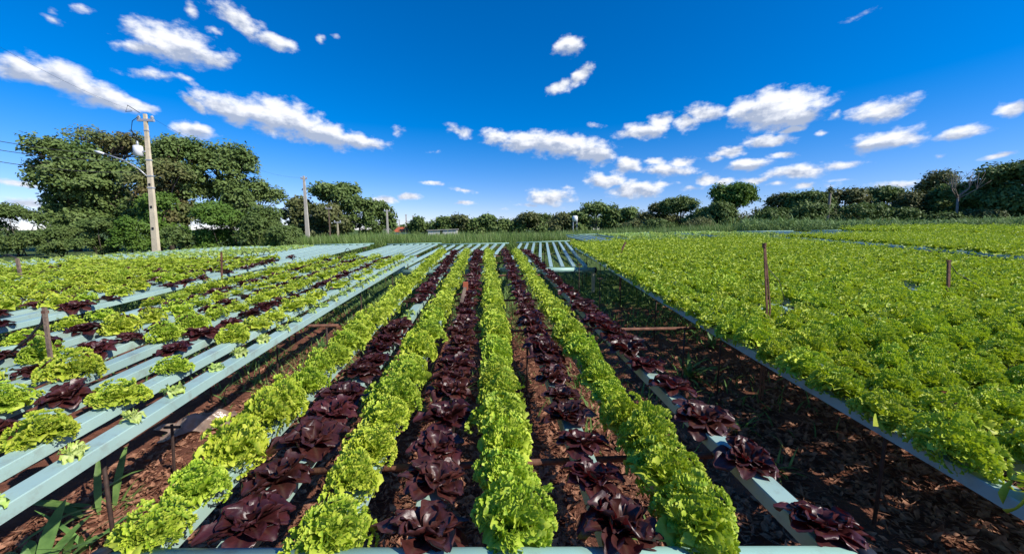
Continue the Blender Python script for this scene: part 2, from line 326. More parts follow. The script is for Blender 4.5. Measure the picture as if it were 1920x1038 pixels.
def frilly_head(seed, strips=185, ns=22, nh=2, leaf=(14, 5, 14, .5), R0=.140, Z0=.125, sw=.030):
    """mound of curled leaf margins over a rosette of broad leaves"""
    r = np.random.RandomState(seed); V, Q, A = green_head(seed+500, leaf[0], leaf[1], leaf[2], rad=.128, hgt=.125, kf=leaf[3])
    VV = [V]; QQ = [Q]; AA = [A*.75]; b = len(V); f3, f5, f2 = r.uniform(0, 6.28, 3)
    for i in range(strips):
        t = math.sqrt((i+.5)/strips)*1.02; phi = i*2.39996+r.uniform(-.35, .35)
        rm = 1+.17*math.sin(3*phi+f3)+.12*math.sin(5*phi+f5)+.09*math.sin(2*phi+f2)
        th = t*math.radians(97)+r.uniform(-.1, .1); rr = R0*rm*r.uniform(.88, 1.06)
        zr = Z0*(1+.24*math.sin(4*phi+f5+4*t))*r.uniform(.86, 1.08)
        c = np.array([math.sin(th)*math.cos(phi)*rr, math.sin(th)*math.sin(phi)*rr, max(.010, math.cos(th)*zr+.018)])
        nrm = np.array([math.sin(th)*math.cos(phi), math.sin(th)*math.sin(phi), math.cos(th)*1.1+.25]); nrm /= np.linalg.norm(nrm)
        tg = np.array([-math.sin(phi), math.cos(phi), 0.]); ps = r.normal(0, .75); bi = np.cross(nrm, tg)
        e1 = tg*math.cos(ps)+bi*math.sin(ps); e2 = np.cross(nrm, e1)
        L_ = sw*r.uniform(.7, 1.3); u = np.linspace(-1, 1, ns+1)[:, None]; h = np.linspace(0, 1, nh+1)[None, :]
        k = r.uniform(8.5, 12.5)*ns/20; p, p2 = r.uniform(0, 6.28, 2); cv = r.uniform(-1, 1)*.5
        hh = .017*r.uniform(.7, 1.25); wav = h**1.2*(.0062*np.sin(k*u+p)+.0035*np.sin(k*.43*u+p2))
        up = (h*hh*(1-.35*u**2)+h**1.5*.0042*np.cos(k*u+p2)+h*r.normal(0, .0009, (ns+1, nh+1)))
        along = u*L_*(1-.1*h)+h*.0035*np.cos(k*u*.97+p)
        out = wav+cv*u**2*L_*.7+h*hh*r.uniform(-.4, .4)
        P = c+along[..., None]*e1+out[..., None]*e2+(up-.006)[..., None]*nrm
        VV.append(P.reshape(-1, 3)); QQ.append(grid_quads(ns, nh, b)); b += (ns+1)*(nh+1)
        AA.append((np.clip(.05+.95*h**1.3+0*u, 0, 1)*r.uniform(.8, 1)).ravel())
    return np.concatenate(VV), np.concatenate(QQ), np.concatenate(AA)
def red_head(seed, n=30, nu=10, nv=10, rad=.135):
    """open rosette of smooth spoon shaped leaves with waved margins"""
    r = np.random.RandomState(seed); VV = []; QQ = []; AA = []; base = 0
    for i in range(n):
        a = (i+.5)/n; phi = i*2.39996+r.uniform(-.35, .35)
        Lf = rad*(.58+.50*a)*r.uniform(.85, 1.12); Wf = rad*(.23+.15*a)*r.uniform(.85, 1.2)
        el0 = math.radians(72-50*a+r.uniform(-9, 9)); bend = math.radians(24+34*a*r.uniform(-.2, 1.5))
        u = np.linspace(0, 1, nu+1); v = np.linspace(-1, 1, nv+1); U, Vv = np.meshgrid(u, v, indexing='ij')
        ang = el0-bend*u; du = Lf/nu
        rr = np.concatenate([[0], np.cumsum(np.cos((ang[1:]+ang[:-1])/2)*du)])
        zz = np.concatenate([[0], np.cumsum(np.sin((ang[1:]+ang[:-1])/2)*du)])
        w = Wf*(.20+.95*np.clip(u, 0, 1)**1.1)*np.sqrt(np.clip(1-np.clip((u-.62)/.40, 0, 1)**2, 0, 1))
        p0, p1 = r.uniform(0, 6.28, 2)
        edge = np.abs(Vv)**2*U
        wav = edge*.010*np.sin(9*U+p0+np.sign(Vv)*1.3)+.003*np.sin(14*U+6*np.abs(Vv)+p1)*U
        cup = r.uniform(.15, .6)*w[:, None]*Vv**2
        tipc = -(U**6)*.006
        rad_ = rr[:, None]-(wav+cup+tipc)*np.sin(ang)[:, None]-.15*rr[:, None]*Vv**4*U
        zc = zz[:, None]+(wav+cup+tipc)*np.cos(ang)[:, None]
        lat = Vv*w[:, None]
        off = .008
        X = np.cos(phi)*(rad_+off)-np.sin(phi)*lat; Y = np.sin(phi)*(rad_+off)+np.cos(phi)*lat
        Z = np.maximum(zc, -.03*a-.005)
        VV.append(np.stack([X, Y, Z], -1).reshape(-1, 3)); QQ.append(grid_quads(nu, nv, base)); base += (nu+1)*(nv+1)
        AA.append(np.clip(np.abs(Vv)*2.6+U*.75, 0, 1).ravel())
    return np.concatenate(VV), np.concatenate(QQ), np.concatenate(AA)
def seedling_head(seed):
    V, Q, A = green_head(seed, n=7, nu=6, nv=14, rad=.060, hgt=.20, kf=.35)
    n = 12; ring = [(-.028+.030*math.cos(2*math.pi*k/n), .034*math.sin(2*math.pi*k/n), .0008) for k in range(n)]

    B = len(V); V = np.concatenate([V, np.array(ring)])
    q = [(B, B+1, B+2, B+3), (B, B+3, B+4, B+5), (B, B+5, B+6, B+7), (B, B+7, B+8, B+9), (B, B+9, B+10, B+11)]
    Q2 = np.concatenate([Q, np.array(q)]); mi = np.r_[np.zeros(len(Q)), np.ones(len(q))]
    return V, Q2, np.concatenate([A, np.ones(n)]), mi
def proto(name, data, m, mats=None):
    V, Q, A = data[:3]; o = mesh_np(name, V, Q, m, attr=A, mats=mats, mi=data[3] if len(data) > 3 else None)
    me = o.data; bpy.data.objects.remove(o); return me
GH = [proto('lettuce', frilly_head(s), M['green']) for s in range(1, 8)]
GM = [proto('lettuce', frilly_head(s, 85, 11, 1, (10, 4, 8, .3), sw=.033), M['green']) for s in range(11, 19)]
RH = [proto('red_lettuce', red_head(s), M['red']) for s in range(21, 27)]
RM = [proto('red_lettuce', red_head(s, 15, 4, 4), M['red']) for s in range(31, 36)]
SH = [proto('lettuce_seedling', seedling_head(s), M['seedling'], mats=[M['seedling'], M['hole']]) for s in range(41, 46)]
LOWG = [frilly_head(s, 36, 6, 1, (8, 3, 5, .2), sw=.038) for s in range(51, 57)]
LOWR = [red_head(s, 9, 3, 3) for s in range(61, 64)]
LOWS = [green_head(s, 5, 3, 3, rad=.06, hgt=.13, kf=.3) for s in range(71, 74)]
# ------------------------------------------------------------------ benches
SEC = [(-.043, 0), (-.040, .004), (.040, .004), (.043, 0), (.047, -.050), (-.047, -.050)]
SEC = SEC[::-1]
PL = {'g': [], 'r': [], 's': []}
def chan_path(x0, y0, x1, y1, hoff, hf):
    n = max(3, int(abs(y1-y0)/.8)); P = []
    for i in range(n+1):
        t = i/n; x = x0+(x1-x0)*t; y = y0+(y1-y0)*t; P.append((x, y, HC-hf(y)-hoff+dz((x0+x1)/2)))
    return P
def bench(bname, chans, hoff=0, hf=H, rows='', spacing=.26, side='left', size=1.0, jit=.012, sfun=None, skip=None):
    n = len(chans)
    for i, (x0, y0, x1, y1) in enumerate(chans):
        ho = hoff+R.uniform(-.004, .004)
        P = chan_path(x0, y0, x1, y1, ho, hf)
        mb = MB(); mb.loft([(p[0]-P[0][0], p[1]-P[0][1], p[2]-P[0][2]) for p in P], SEC)
        o = mb.build('growing_channel', M['channel'], loc=P[0])
        lab = 'pale aqua growing channel, %s from %s on the %s' % (ordn(i+1), side, bname)
        tag(o, lab, 'growing channel', 'growing channels of the %s' % bname)
        kind = rows[i % len(rows)] if rows else '-'
        if kind == '-': continue
        Lc = math.hypot(x1-x0, y1-y0); sp_ = spacing if sfun is None else None
        s = (.085+R.uniform(0, .04)) if bname == 'middle bench' else .10+R.uniform(0, .12); k = 0
        while s < Lc-.05:
            t = s/Lc; x = x0+(x1-x0)*t; y = y0+(y1-y0)*t
            z = float(np.interp(s, [Lc*j/(len(P)-1) for j in range(len(P))], [p[2] for p in P]))+.004
            q = project(x, y, z)
            if (q and -180 < q[0] < 2100 and 380 < q[1] < 1230) or (bname == 'big right bench' and y < 2.5 and i < 12):
                kk = kind
                if not (skip and skip(i, y, R.random())):
                    if skip and kind != 's' and skip.__dict__.get('swap') and skip.swap(i, y): kk = 's'
                    k += 1
                    sz = size*(R.uniform(1.12, 1.48)*(1 if bname == 'middle bench' else .9) if kk == 'r' else R.uniform(.86, 1.16))
                    PL[kk].append((q[2] if q else 9, x+R.uniform(-jit, jit), y+R.uniform(-.02, .02), z, sz, bname, i, k, n, side))
            s += (spacing if sfun is None else sfun(i, y))*R.uniform(.94, 1.06)
def straight(x0, step, n, y0, y1, dx=0): return [(x0+step*i, y0, x0+step*i+dx, y1) for i in range(n)]
# middle bench: eight rows, green and red in turn
near = [-1.04, -.785, -.49, -.215, .065, .39, .65, 1.04]; farx = [-1.24, -.86, -.57, -.26, .02, .445, .73, 1.02]
C1 = [(a-(b-a)/9*.08, .965-.057*a, b, 10.3) for a, b in zip(near, farx)]
def skC(i, y, r):
    if i == 1 and 3.95 < y < 4.25: return True
    if i == 7 and y < 3.1 and r < .03: return True
    return False
skC.swap = lambda i, y: i == 1 and 3.6 < y < 4.3
bench('middle bench', C1, 0, rows='grgrgrgr', sfun=lambda i, y: (.31 if i == 7 and y < 2.6 else .225) if i % 2 else .215, skip=skC, size=.75)
# left bench beside it: seedlings in the outer channel, sparse heads near the camera
L1 = [(-1.72-.268*i, -.2, -1.72-.268*i, 8.9) for i in range(8)]
def skL(i, y, r): return r < (.04 if i == 0 else .06 if y < 2.6 else .10)
skL.swap = lambda i, y: False
def H1(y): return float(np.interp(y, [-1, 1.2, 2.0, 2.9, 4.2, 8.8, 10], [1.05, .945, .885, .835, .775, .615, .57]))
bench('near left bench', L1, 0, hf=H1, rows='sgrgrgrg', side='right', sfun=lambda i, y: (.27 if i == 0 else (.34 if y < 2.6 else .29 if y < 4.5 else .26)), skip=skL, size=.72)
L2 = [(-4.55-.27*i, 1.0, -4.55-.27*i, 9.0) for i in range(10)]
def skL2(i, y, r): return (i == 0 and r < .35) or r < .08
skL2.swap = lambda i, y: False
bench('second left bench', L2, -.02, rows='rgrgrggrgg', side='right', sfun=lambda i, y: .36 if y < 5 else .28, skip=skL2, size=.85)
def HL(y): return float(np.interp(y, [-1, 3, 6, 10, 20], [.98, .90, .82, .74, .74]))
L3 = [(-7.9-.28*i, 1.5, -7.9-.28*i, 10.5) for i in range(9)]
skN = lambda i, y, r: r < .12
bench('third left bench', L3, -.02, hf=HL, rows='ggrggrgg', side='right', spacing=.29, skip=lambda i, y, r: r < .2, size=.85)
L4 = [(-10.9-.29*i, 2.5, -10.9-.29*i, 19.5) for i in range(8)]
bench('outer left bench', L4, -.02, hf=HL, rows='s-ss-s-s', side='right', spacing=.4, skip=None)
L3b = [(-7.6-.29*i, 11.2, -7.3-.29*i, 19.5) for i in range(9)]
bench('back left bench', L3b, -.03, hf=HL, rows='ssssssss', side='right', spacing=.33, size=1.15)
# back row of benches, mostly empty channels, turned a few degrees
def pxbench(name, nl, nr, fl, fr, hn, hf_, n, rows='', **k):
    ch = []
    A0 = at_h(*nl, hn); A1 = at_h(*nr, hn); B0 = at_h(*fl, hf_); B1 = at_h(*fr, hf_)
    for i in range(n):
        t = i/(n-1); ch.append((A0[0]+(A1[0]-A0[0])*t, A0[1]+(A1[1]-A0[1])*t, B0[0]+(B1[0]-B0[0])*t, B0[1]+(B1[1]-B0[1])*t))
    ym = (A0[1]+A1[1])/2; yf = (B0[1]+B1[1])/2; xm = (A0[0]+B1[0])/2
    hfun = lambda y: float(np.interp(y, [ym, yf], [hn, hf_]))+dz(xm)
    # undo dz per channel so that the bench stays level across
    n_ = len(ch)
    for i, c in enumerate(ch):
        pass
    bench(name, ch, 0, hf=hfun, rows=rows, **k)
    return A0, A1, B0, B1, hfun
BK = []
BK.append(pxbench('leftmost empty back bench', (340, 507), (485, 507), (598, 459), (692, 458), .92, .60, 8))
BK.append(pxbench('second empty back bench', (568, 503), (716, 503), (735, 458), (819, 457), .92, .60, 8))
BK.append(pxbench('third empty back bench', (745, 503), (905, 503), (835, 458), (945, 457), .88, .57, 8))
BK.append(pxbench('rightmost empty back bench', (948, 500), (1098, 500), (977, 455), (1060, 454), .88, .56, 8))
# right benches: a closed canopy of green heads
R1 = straight(1.60, .268, 25, -2.2, 12.4, 1.21)
bench('big right bench', R1, 0, rows='g', spacing=.28, size=.80, skip=lambda i, y, r: r < .015 and y > 3.5)
R2 = straight(10.05, .27, 22, 2.5, 13.6, .91)
bench('far right bench', R2, 0, rows='g', spacing=.29, size=.80, skip=lambda i, y, r: r < .02 or (i == 0 and r < .45))
R3 = straight(17.4, .30, 22, 7, 17.5)
bench('outermost right bench', R3, -.05, hf=lambda y: float(np.interp(y, [7, 17.5], [.72, .42])), rows='g', spacing=.30, size=1.1)
def HRB(y): return float(np.interp(y, [13, 21], [.54, .42]))
for k, (xa, xb, nm) in enumerate([(4.0, 5.6, 'first right back bench'), (5.8, 8.8, 'second right back bench'), (10, 12.8, 'third right back bench'), (14, 17.3, 'fourth right back bench'), (18.6, 22.2, 'fifth right back bench')]):
    n = int((xb-xa)/.36)
    bench(nm, [(xa+.36*i, 14.2 if k < 4 else 18, xa+.36*i+.5, 21) for i in range(n)], 0, hf=HRB, rows='s' if k in (1, 2) else '-', spacing=.36, size=1.4)
# ------------------------------------------------------------------ set the plants: the 300 largest of a kind as things, the rest in one mass
def place_plants():
    spec = {'g': ('lettuce', 'frilly light green lettuce', 'lettuce', 'frilly green lettuces on the benches', GH, GM, LOWG, M['green'], 'lettuce_bed', 3.2),
            'r': ('red_lettuce', 'dark red lettuce', 'red lettuce', 'dark red lettuces on the benches', RH, RM, LOWR, M['red'], 'red_lettuce_bed', 4.2),
            's': ('lettuce_seedling', 'small pale lettuce seedling', 'seedling', 'young lettuce seedlings in the channels', SH, SH, LOWS, M['seedling'], 'seedling_bed', 99)}
    for key, (nm, lab, cat, grp, hi, med, low, m, sname, dmed) in spec.items():
        P = sorted(PL[key], key=lambda p: p[0]/p[4])
        # only heads inside the frame count
        inn = [p for p in P if (lambda q: q and -40 < q[0] < 1960 and q[1] < 1075)(project(*p[1:4]))]
        outp = [p for p in P if p not in inn]
        ind = inn[:300]; rest = inn[300:]+outp
        rank = {}
        for p in sorted(ind, key=lambda p: p[2]):
            kk = (p[5], p[6]); rank[kk] = rank.get(kk, 0)+1
            me = R.choice(hi if p[0] < dmed else med)
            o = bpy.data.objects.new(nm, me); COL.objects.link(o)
            o.location = p[1:4]; o.rotation_euler = (R.uniform(-.2, .2), R.uniform(-.2, .2), R.uniform(0, 6.28) if key != 's' else R.uniform(-1, 1)); 
            if key == 's': o.rotation_euler = (0, 0, R.uniform(-.8, .8)-2.2)
            s = p[4]; o.scale = (s*R.uniform(.88, 1.14), s*R.uniform(.88, 1.14), s*R.uniform(.72, 1.15)*(1.35 if 'right' in p[5] or p[5] == 'middle bench' and key == 'g' else 1.1))
            tag(o, '%s, %s from the front, %s row from %s, %s' % (lab, ordn(rank[kk]), ordn(p[6]+1), p[9], p[5]), cat, grp)
        if rest:
            VV = []; QQ = []; AA = []; b = 0
            for p in rest:
                V, Q, A = R.choice(low)[:3]; a = R.uniform(0, 6.28); c, s_ = math.cos(a), math.sin(a); s = p[4]*1.05
                W = np.empty_like(V); W[:, 0] = (V[:, 0]*c-V[:, 1]*s_)*s+p[1]; W[:, 1] = (V[:, 0]*s_+V[:, 1]*c)*s+p[2]; W[:, 2] = V[:, 2]*s*R.uniform(.8, 1.3)*(1.3 if 'right' in p[5] else 1)+p[3]
                VV.append(W); QQ.append(Q+b); b += len(V); AA.append(A)
            o = mesh_np(sname, np.concatenate(VV), np.concatenate(QQ), m, attr=np.concatenate(AA))
            tag(o, 'mass of %ss farther back on the benches' % lab, cat, kind='stuff')
        print('PLANTS', key, len(P), 'in frame', len(inn))
place_plants()
# ------------------------------------------------------------------ pipes and bench supports
def pipe(p0, p1, r, label, caps=True, m='pipe', grp=None):
    root = empty('header_pipe', p0); d = [p1[k]-p0[k] for k in range(3)]
    mb = MB(); mb.tube([(0, 0, 0), tuple(d)], r, 20); mb.build('pipe', M[m], root, smooth=True)
    if caps:
        L_ = math.sqrt(sum(c*c for c in d)); u = [c/L_ for c in d]
        for a, b in ((-.035, .012), (L_-.012, L_+.035)):
            mb = MB(); mb.tube([tuple(c*a for c in u), tuple(c*b for c in u)], r*1.09, 20); mb.build('end_cap', M['cap'], root, smooth=True)
    tag(root, label, 'pipe', grp)
pipe((-1.10, 1.03, HC-.95-.02), (1.065, .90, HC-.95-.02), .052, 'thick pale aqua drain pipe with black caps across the front ends of the middle bench')
for k, (b, lb, lr) in enumerate(zip(BK, ['left of centre beyond the left bench', 'second from left under the empty benches', 'crossing behind the middle bench rows', 'on a pale wooden post right of the middle bench'], [0, 0, .15, .08])):
    A0, A1, B0, B1, hf = b; xm = (A0[0]+B1[0])/2
    zz = HC-hf(A0[1])+dz(A0[0]); z1 = HC-hf(A1[1])+dz(A1[0])
    pipe((A0[0]-.15, A0[1]+.02, zz-.09), (A1[0]+.15+lr, A1[1]+.02, z1-.09), .065, 'pale aqua drain pipe, '+lb, grp='drain pipes of the back benches')
    ze = HC-hf(B0[1])+dz(B0[0])
    pipe((B0[0]-.2, B0[1], ze+.02), (B1[0]+.2, B1[1], HC-hf(B1[1])+dz(B1[0])+.02), .018, 'thin aqua supply pipe across far channel ends, '+['far left', 'left of centre', 'centre', 'right of centre'][k]+' of the back row', False, grp='supply pipes at the far ends')
for xa, xb, k in [(4.4, 6.0, 'nearest the centre'), (6.1, 9.1, 'second from the centre'), (10.4, 13.2, 'third from the centre'), (14.4, 17.7, 'second from the right edge'), (19, 22.6, 'nearest the right edge')]:
    pipe((xa, 21, HC-.42+dz(xa)+.03), (xb+.2, 21, HC-.42+dz(xb)+.03), .022, 'thin aqua supply pipe along the cane edge on the right, '+k, False, grp='supply pipes at the far ends')
def trestle(xa, xb, y, hoff, label, grp, legs=3, hf=H, r=.014):
    z = HC-hf(y)-hoff+dz((xa+xb)/2)-.052-r; root = empty('trestle', ((xa+xb)/2, y, gz((xa+xb)/2, y))); zz = z-root.location.z
    w = (xb-xa)/2; mb = MB(); mb.tube([(-w, 0, zz), (w, 0, zz+R.uniform(-.004, .004))], r, 8); mb.build('crossbar', M['rust'], root, smooth=True)
    for k in range(legs):
        x = -w+.12+(2*w-.24)*k/(legs-1); mb = MB(); mb.tube([(x, 0, -.1), (x+R.uniform(-.01, .01), 0, zz-.004)], .009, 6); mb.build('leg', M['darkrod'], root, smooth=True)
    tag(root, label, 'bench support', grp)
g1 = 'rusty crossbar supports under the benches'
for i, y in enumerate((1.5, 3.42, 4.7, 6.6, 8.28, 9.9)):
    trestle(-1.15 if y != 3.42 else -1.3, 1.08 if y != 3.42 else 2.02, y, 0, 'rusty crossbar on thin legs under the middle bench, %s from the front' % ordn(i+1), g1)
for i, y in enumerate((1.75, 3.55, 5.4, 7.2, 8.6)):
    trestle(-3.85, -1.42 if i == 1 else -1.70, y, 0, 'rusty crossbar on thin legs under the left bench, %s from the front' % ordn(i+1), g1, hf=H1)
for i, y in enumerate((1.7, 3.3, 5.0, 6.8, 8.6, 10.4, 12)):
    trestle(1.62+.083*(y+2.2), 8.1+.083*(y+2.2), y, 0, 'long dark crossbar on thin legs under the right bench, %s from the front' % ordn(i+1), g1, legs=8)
for i, y in enumerate((3.4, 5.2, 7.0, 8.7)):
    trestle(-7.1, -4.45, y, -.02, 'rusty crossbar on thin legs under the second left bench, %s from the front' % ordn(i+1), g1, legs=4)
for i, y in enumerate((5, 8, 12.5)):
    trestle(9.25, 15.1, y, 0, 'dark crossbar on thin legs under the far right bench, %s from the front' % ordn(i+1), g1, legs=6)
for k, (b, lb) in enumerate(zip(BK, ('far left', 'left of centre', 'centre', 'right of centre'))):
    A0, A1, B0, B1, hf = b
    for j, t in enumerate((.03, .5, .97)):
        xa = A0[0]+(B0[0]-A0[0])*t; xb = A1[0]+(B1[0]-A1[0])*t; y = A0[1]+(B0[1]-A0[1])*t
        trestle(xa-.1, xb+.1, y, .03, 'thin legged crossbar under the %s empty bench at the back, %s' % (lb, ('near end', 'halfway', 'far end')[j]), 'crossbars under the empty back benches', hf=hf)
def post(px, pyb, pyt, h, w, m, name, label, cat, lean_px=0):
    x, y = at_h(px, pyb, h); q = project(x, y, HC-h); D = q[2]
    t = at_d(px+lean_px, pyt, D); g = gz(x, y)
    root = empty(name, (x, y, g)); mb = MB()
    mb.loft([(0, 0, -.1), (0, 0, HC-h-g), (t[0]-x, t[1]-y, t[2]-g)], [(-w, -w*.7), (w, -w*.7), (w, w*.7), (-w, w*.7)], up=(0, 1, 0)); mb.build('shaft', m, root)
    tag(root, label, cat); return root, Vector((t[0]-x, t[1]-y, t[2]-g)), HC-h-g
rt, tp, zb = post(1438, 578, 458, .70, .0075, M['rust'], 'metal_stake', 'rusty twin steel stake rising out of the green right bench, tallest', 'stake', -5)
mb = MB(); mb.loft([(.03, 0, 0), (.03, .0, zb), (tp.x+.012, tp.y, tp.z-.03)], [(-.005, -.005), (.005, -.005), (.005, .005), (-.005, .005)], up=(0, 1, 0)); mb.build('second_rod', M['rust'], rt)
mb = MB(); mb.tube([tuple(tp+Vector((0, 0, -.06))), (tp.x+.06, tp.y, tp.z-.22), (.09, .0, zb+.25), (.17, 0, zb+.05)], .003, 5); mb.build('tie_wire', M['wire'], rt)
mb = MB(); mb.tube([(tp.x, tp.y, tp.z-.03), (tp.x, tp.y, tp.z+.012)], .016, 8); mb.build('top_ring', M['rust'], rt)
rt, tp, zb = post(1778, 532, 487, .62, .014, M['rust'], 'metal_stake', 'short rusty stake with a slack wire in the green bench near the right edge', 'stake', 1)
mb = MB(); mb.tube([tuple(tp+Vector((0, 0, -.02))), (tp.x+.12, tp.y, tp.z-.15), (.38, 0, zb-.02)], .004, 5); mb.build('tie_wire', M['wire'], rt)
mb = MB(); mb.loft([(tp.x-.026, tp.y, tp.z-.01), (tp.x+.026, tp.y, tp.z-.01)], [(-.008, -.008), (.008, -.008), (.008, .008), (-.008, .008)]); mb.build('bracket', M['rust'], rt)
rt, tp, zb = post(92, 652, 576, .75, .010, M['wood'], 'wooden_stake', 'weathered grey wooden stake with a looped hose on the left bench', 'stake', -9)
mb = MB(); mb.tube([tuple(tp), (tp.x-.03, tp.y, tp.z-.10), (tp.x-.12, tp.y, zb+.06), (-.22, 0, zb-.02)], .007, 6); mb.build('hose', M['wire'], rt, smooth=True)
mb = MB(); mb.box(tp.x-.012, tp.x+.012, tp.y-.012, tp.y+.012, tp.z-.04, tp.z-.02); mb.build('wire_binding', M['rust'], rt)
post(1165, 470, 454, .5, .02, M['rust'], 'metal_stake', 'short tilted rusty stake at the back of the right bench', 'stake', 8)
rt, tp, zb = post(36, 505, 484, .72, .022, M['wood'], 'wooden_stake', 'short dark stake with bent hose hooks at the back left', 'stake', -4)
mb = MB(); mb.tube([tuple(tp), (tp.x-.15, tp.y, tp.z+.07), (tp.x-.35, tp.y, tp.z-.02)], .012, 6); mb.build('hose', M['wire'], rt, smooth=True)
post(416, 518, 472, .72, .011, M['rust'], 'metal_stake', 'thin rusty stake beyond the second left bench', 'stake', -1)
# stake that leans between the two left rows of the middle bench
a = at_h(858, 598, .95); b = at_d(873, 535, project(a[0], a[1], HC-.95)[2]*1.04)
root = empty('wooden_stake', (a[0], a[1], gz(*a))); mb = MB()
mb.loft([(0, 0, 0), (.0, .0, HC-.95-root.location.z), (b[0]-a[0], b[1]-a[1], b[2]-root.location.z)], [(-.018, -.01), (.018, -.01), (.018, .01), (-.018, .01)], up=(0, 1, 0)); mb.build('shaft', M['wood'], root)
mb = MB(); mb.box(b[0]-a[0]-.026, b[0]-a[0]+.026, b[1]-a[1]-.02, b[1]-a[1]+.02, b[2]-root.location.z-.05, b[2]-root.location.z+.04); mb.build('brick_head', M['roof'], root)
tag(root, 'weathered wooden stake leaning beside the second red row of the middle bench', 'stake')
# pale post and dark rods under the right-of-centre back bench
A0, A1, B0, B1, hf = BK[3]
x, y = A1[0]+.20, A1[1]+.02; z = HC-hf(y)+dz(x)-.15; root = empty('wooden_post', (x, y, gz(x, y)))
mb = MB(); mb.box(-.035, .035, -.03, .03, -.1, z-root.location.z-.002); mb.build('shaft', M['palewood'], root)
mb = MB(); mb.box(-.045, .045, -.04, .04, -.02, .03); mb.build('foot', M['wood'], root)
tag(root, 'pale wooden post holding up the end of the aqua pipe right of centre', 'post')
def rod(px, pyb, pyt, h, label):
    x, y = at_h(px, pyb, h); D = project(x, y, HC-h)[2]; t = at_d(px, pyt, D)
    root = empty('metal_rod', (x, y, gz(x, y)))
    mb = MB(); mb.tube([(0, 0, -.05), (t[0]-x, t[1]-y, t[2]-root.location.z)], .009, 6); mb.build('shaft', M['darkrod'], root)
    mb = MB(); mb.tube([(t[0]-x-.05, t[1]-y, t[2]-root.location.z-.02), (t[0]-x+.05, t[1]-y, t[2]-root.location.z-.02)], .009, 6); mb.build('cross_piece', M['darkrod'], root)
    tag(root, label, 'rod')
rod(1086, 560, 494, 1.3, 'dark thin rod with a crosspiece before the aqua pipe right of centre')
rod(1125, 575, 520, 1.35, 'dark thin rod with a crosspiece under the edge of the right bench')
rod(519, 700, 640, 1.45, 'dark thin rod under the seedling channel beyond the plastic sheet')
rod(322, 852, 795, 1.5, 'dark thin rod standing beside the crumpled plastic sheet')
# hose hooks at the far end of the second left bench
for i, (px, py) in enumerate([(458, 475), (476, 474), (500, 472), (652, 469)]):
    x, y, z = at_d(px, py, 9.4); mb = MB(); root = None
    pts = [(-.08+.16*t, 0, .10*math.sin(math.pi*t)-.05) for t in np.linspace(0, 1, 9)]; mb.tube(pts, .008, 6)
    tag(mb.build('feed_hose', M['wire'], loc=(x, y, z), smooth=True), ['leftmost small black hose arch over the back rows of the left benches', 'second small black hose arch over the back rows of the left benches', 'third small black hose arch over the back rows of the left benches', 'small black hose arch over the empty channels left of centre'][i], 'hose', 'small black hose arches')
# ------------------------------------------------------------------ things on the soil
def crumple():
    r = np.random.RandomState(5); n = 34; xs = np.linspace(-.5, .5, n); X, Y = np.meshgrid(xs, xs)
    Z = np.zeros_like(X)
    for k in range(34):
        a = r.uniform(0, math.pi); c, s = math.cos(a), math.sin(a); f = r.uniform(8, 34); Z += (1-np.abs(np.sin(f*(X*c+Y*s)/2+r.uniform(0, 6))))*.055*8/f
    Z = (Z-Z.min())*.42*np.clip(1.35-2.0*np.hypot(X, Y), .1, 1)
    rr = 1+.16*np.sin(5*np.arctan2(Y, X))+.1*np.sin(9*np.arctan2(Y, X)+1)
    V = np.stack([X*.46*rr, Y*.30*rr, Z*1.2+.03], -1).reshape(-1, 3)
    x, y = at_h(372, 785, 1.55); o = mesh_np('plastic_sheet', V, grid_quads(n-1, n-1, 0), M['bag'], loc=(x, y, gz(x, y)), smooth=False); o.rotation_euler = (0, 0, .5)
    tag(o, 'crumpled translucent plastic sheet lying on the red soil beside the left bench', 'plastic sheet')
crumple()
def blade(VV, QQ, base, x, y, z, ang, Lb, w, el0, bend, ns=5, fold=.25, broad=False):
    u = np.linspace(0, 1, ns+1); a = el0-bend*u; du = Lb/ns
    rr = np.concatenate([[0], np.cumsum(np.cos(a[1:])*du)]); zz = np.concatenate([[0], np.cumsum(np.sin(a[1:])*du)])
    ww = w*(np.sin(np.clip(u*.95+.05, 0, 1)*math.pi)**.7 if broad else (1-u**2.2)*.9+.04)
    c, s = math.cos(ang), math.sin(ang); P = []
    for i in range(ns+1):
        for v in (-1, 0, 1): P.append((x+c*rr[i]-s*ww[i]*v, y+s*rr[i]+c*ww[i]*v, z+zz[i]+abs(v)*fold*ww[i]))
    VV.append(np.array(P)); QQ.append(grid_quads(ns, 2, base)); return base+3*(ns+1)
def clump(x, y, n, Lb, w, m, label, cat='weed', name='weed', broad=False, seed=1, grp=None, spread=.05, el=(35, 85)):
    r = np.random.RandomState(seed); VV = []; QQ = []; b = 0
    for i in range(n):
        b = blade(VV, QQ, b, r.normal(0, spread), r.normal(0, spread), 0, r.uniform(0, 6.28), Lb*r.uniform(.55, 1.1), w*r.uniform(.7, 1.2), math.radians(r.uniform(*el)), math.radians(r.uniform(20, 85)), 6, .25, broad)
    o = mesh_np(name, np.concatenate(VV), np.concatenate(QQ), M[m], loc=(x, y, gz(x, y))); tag(o, label, cat, grp); return o
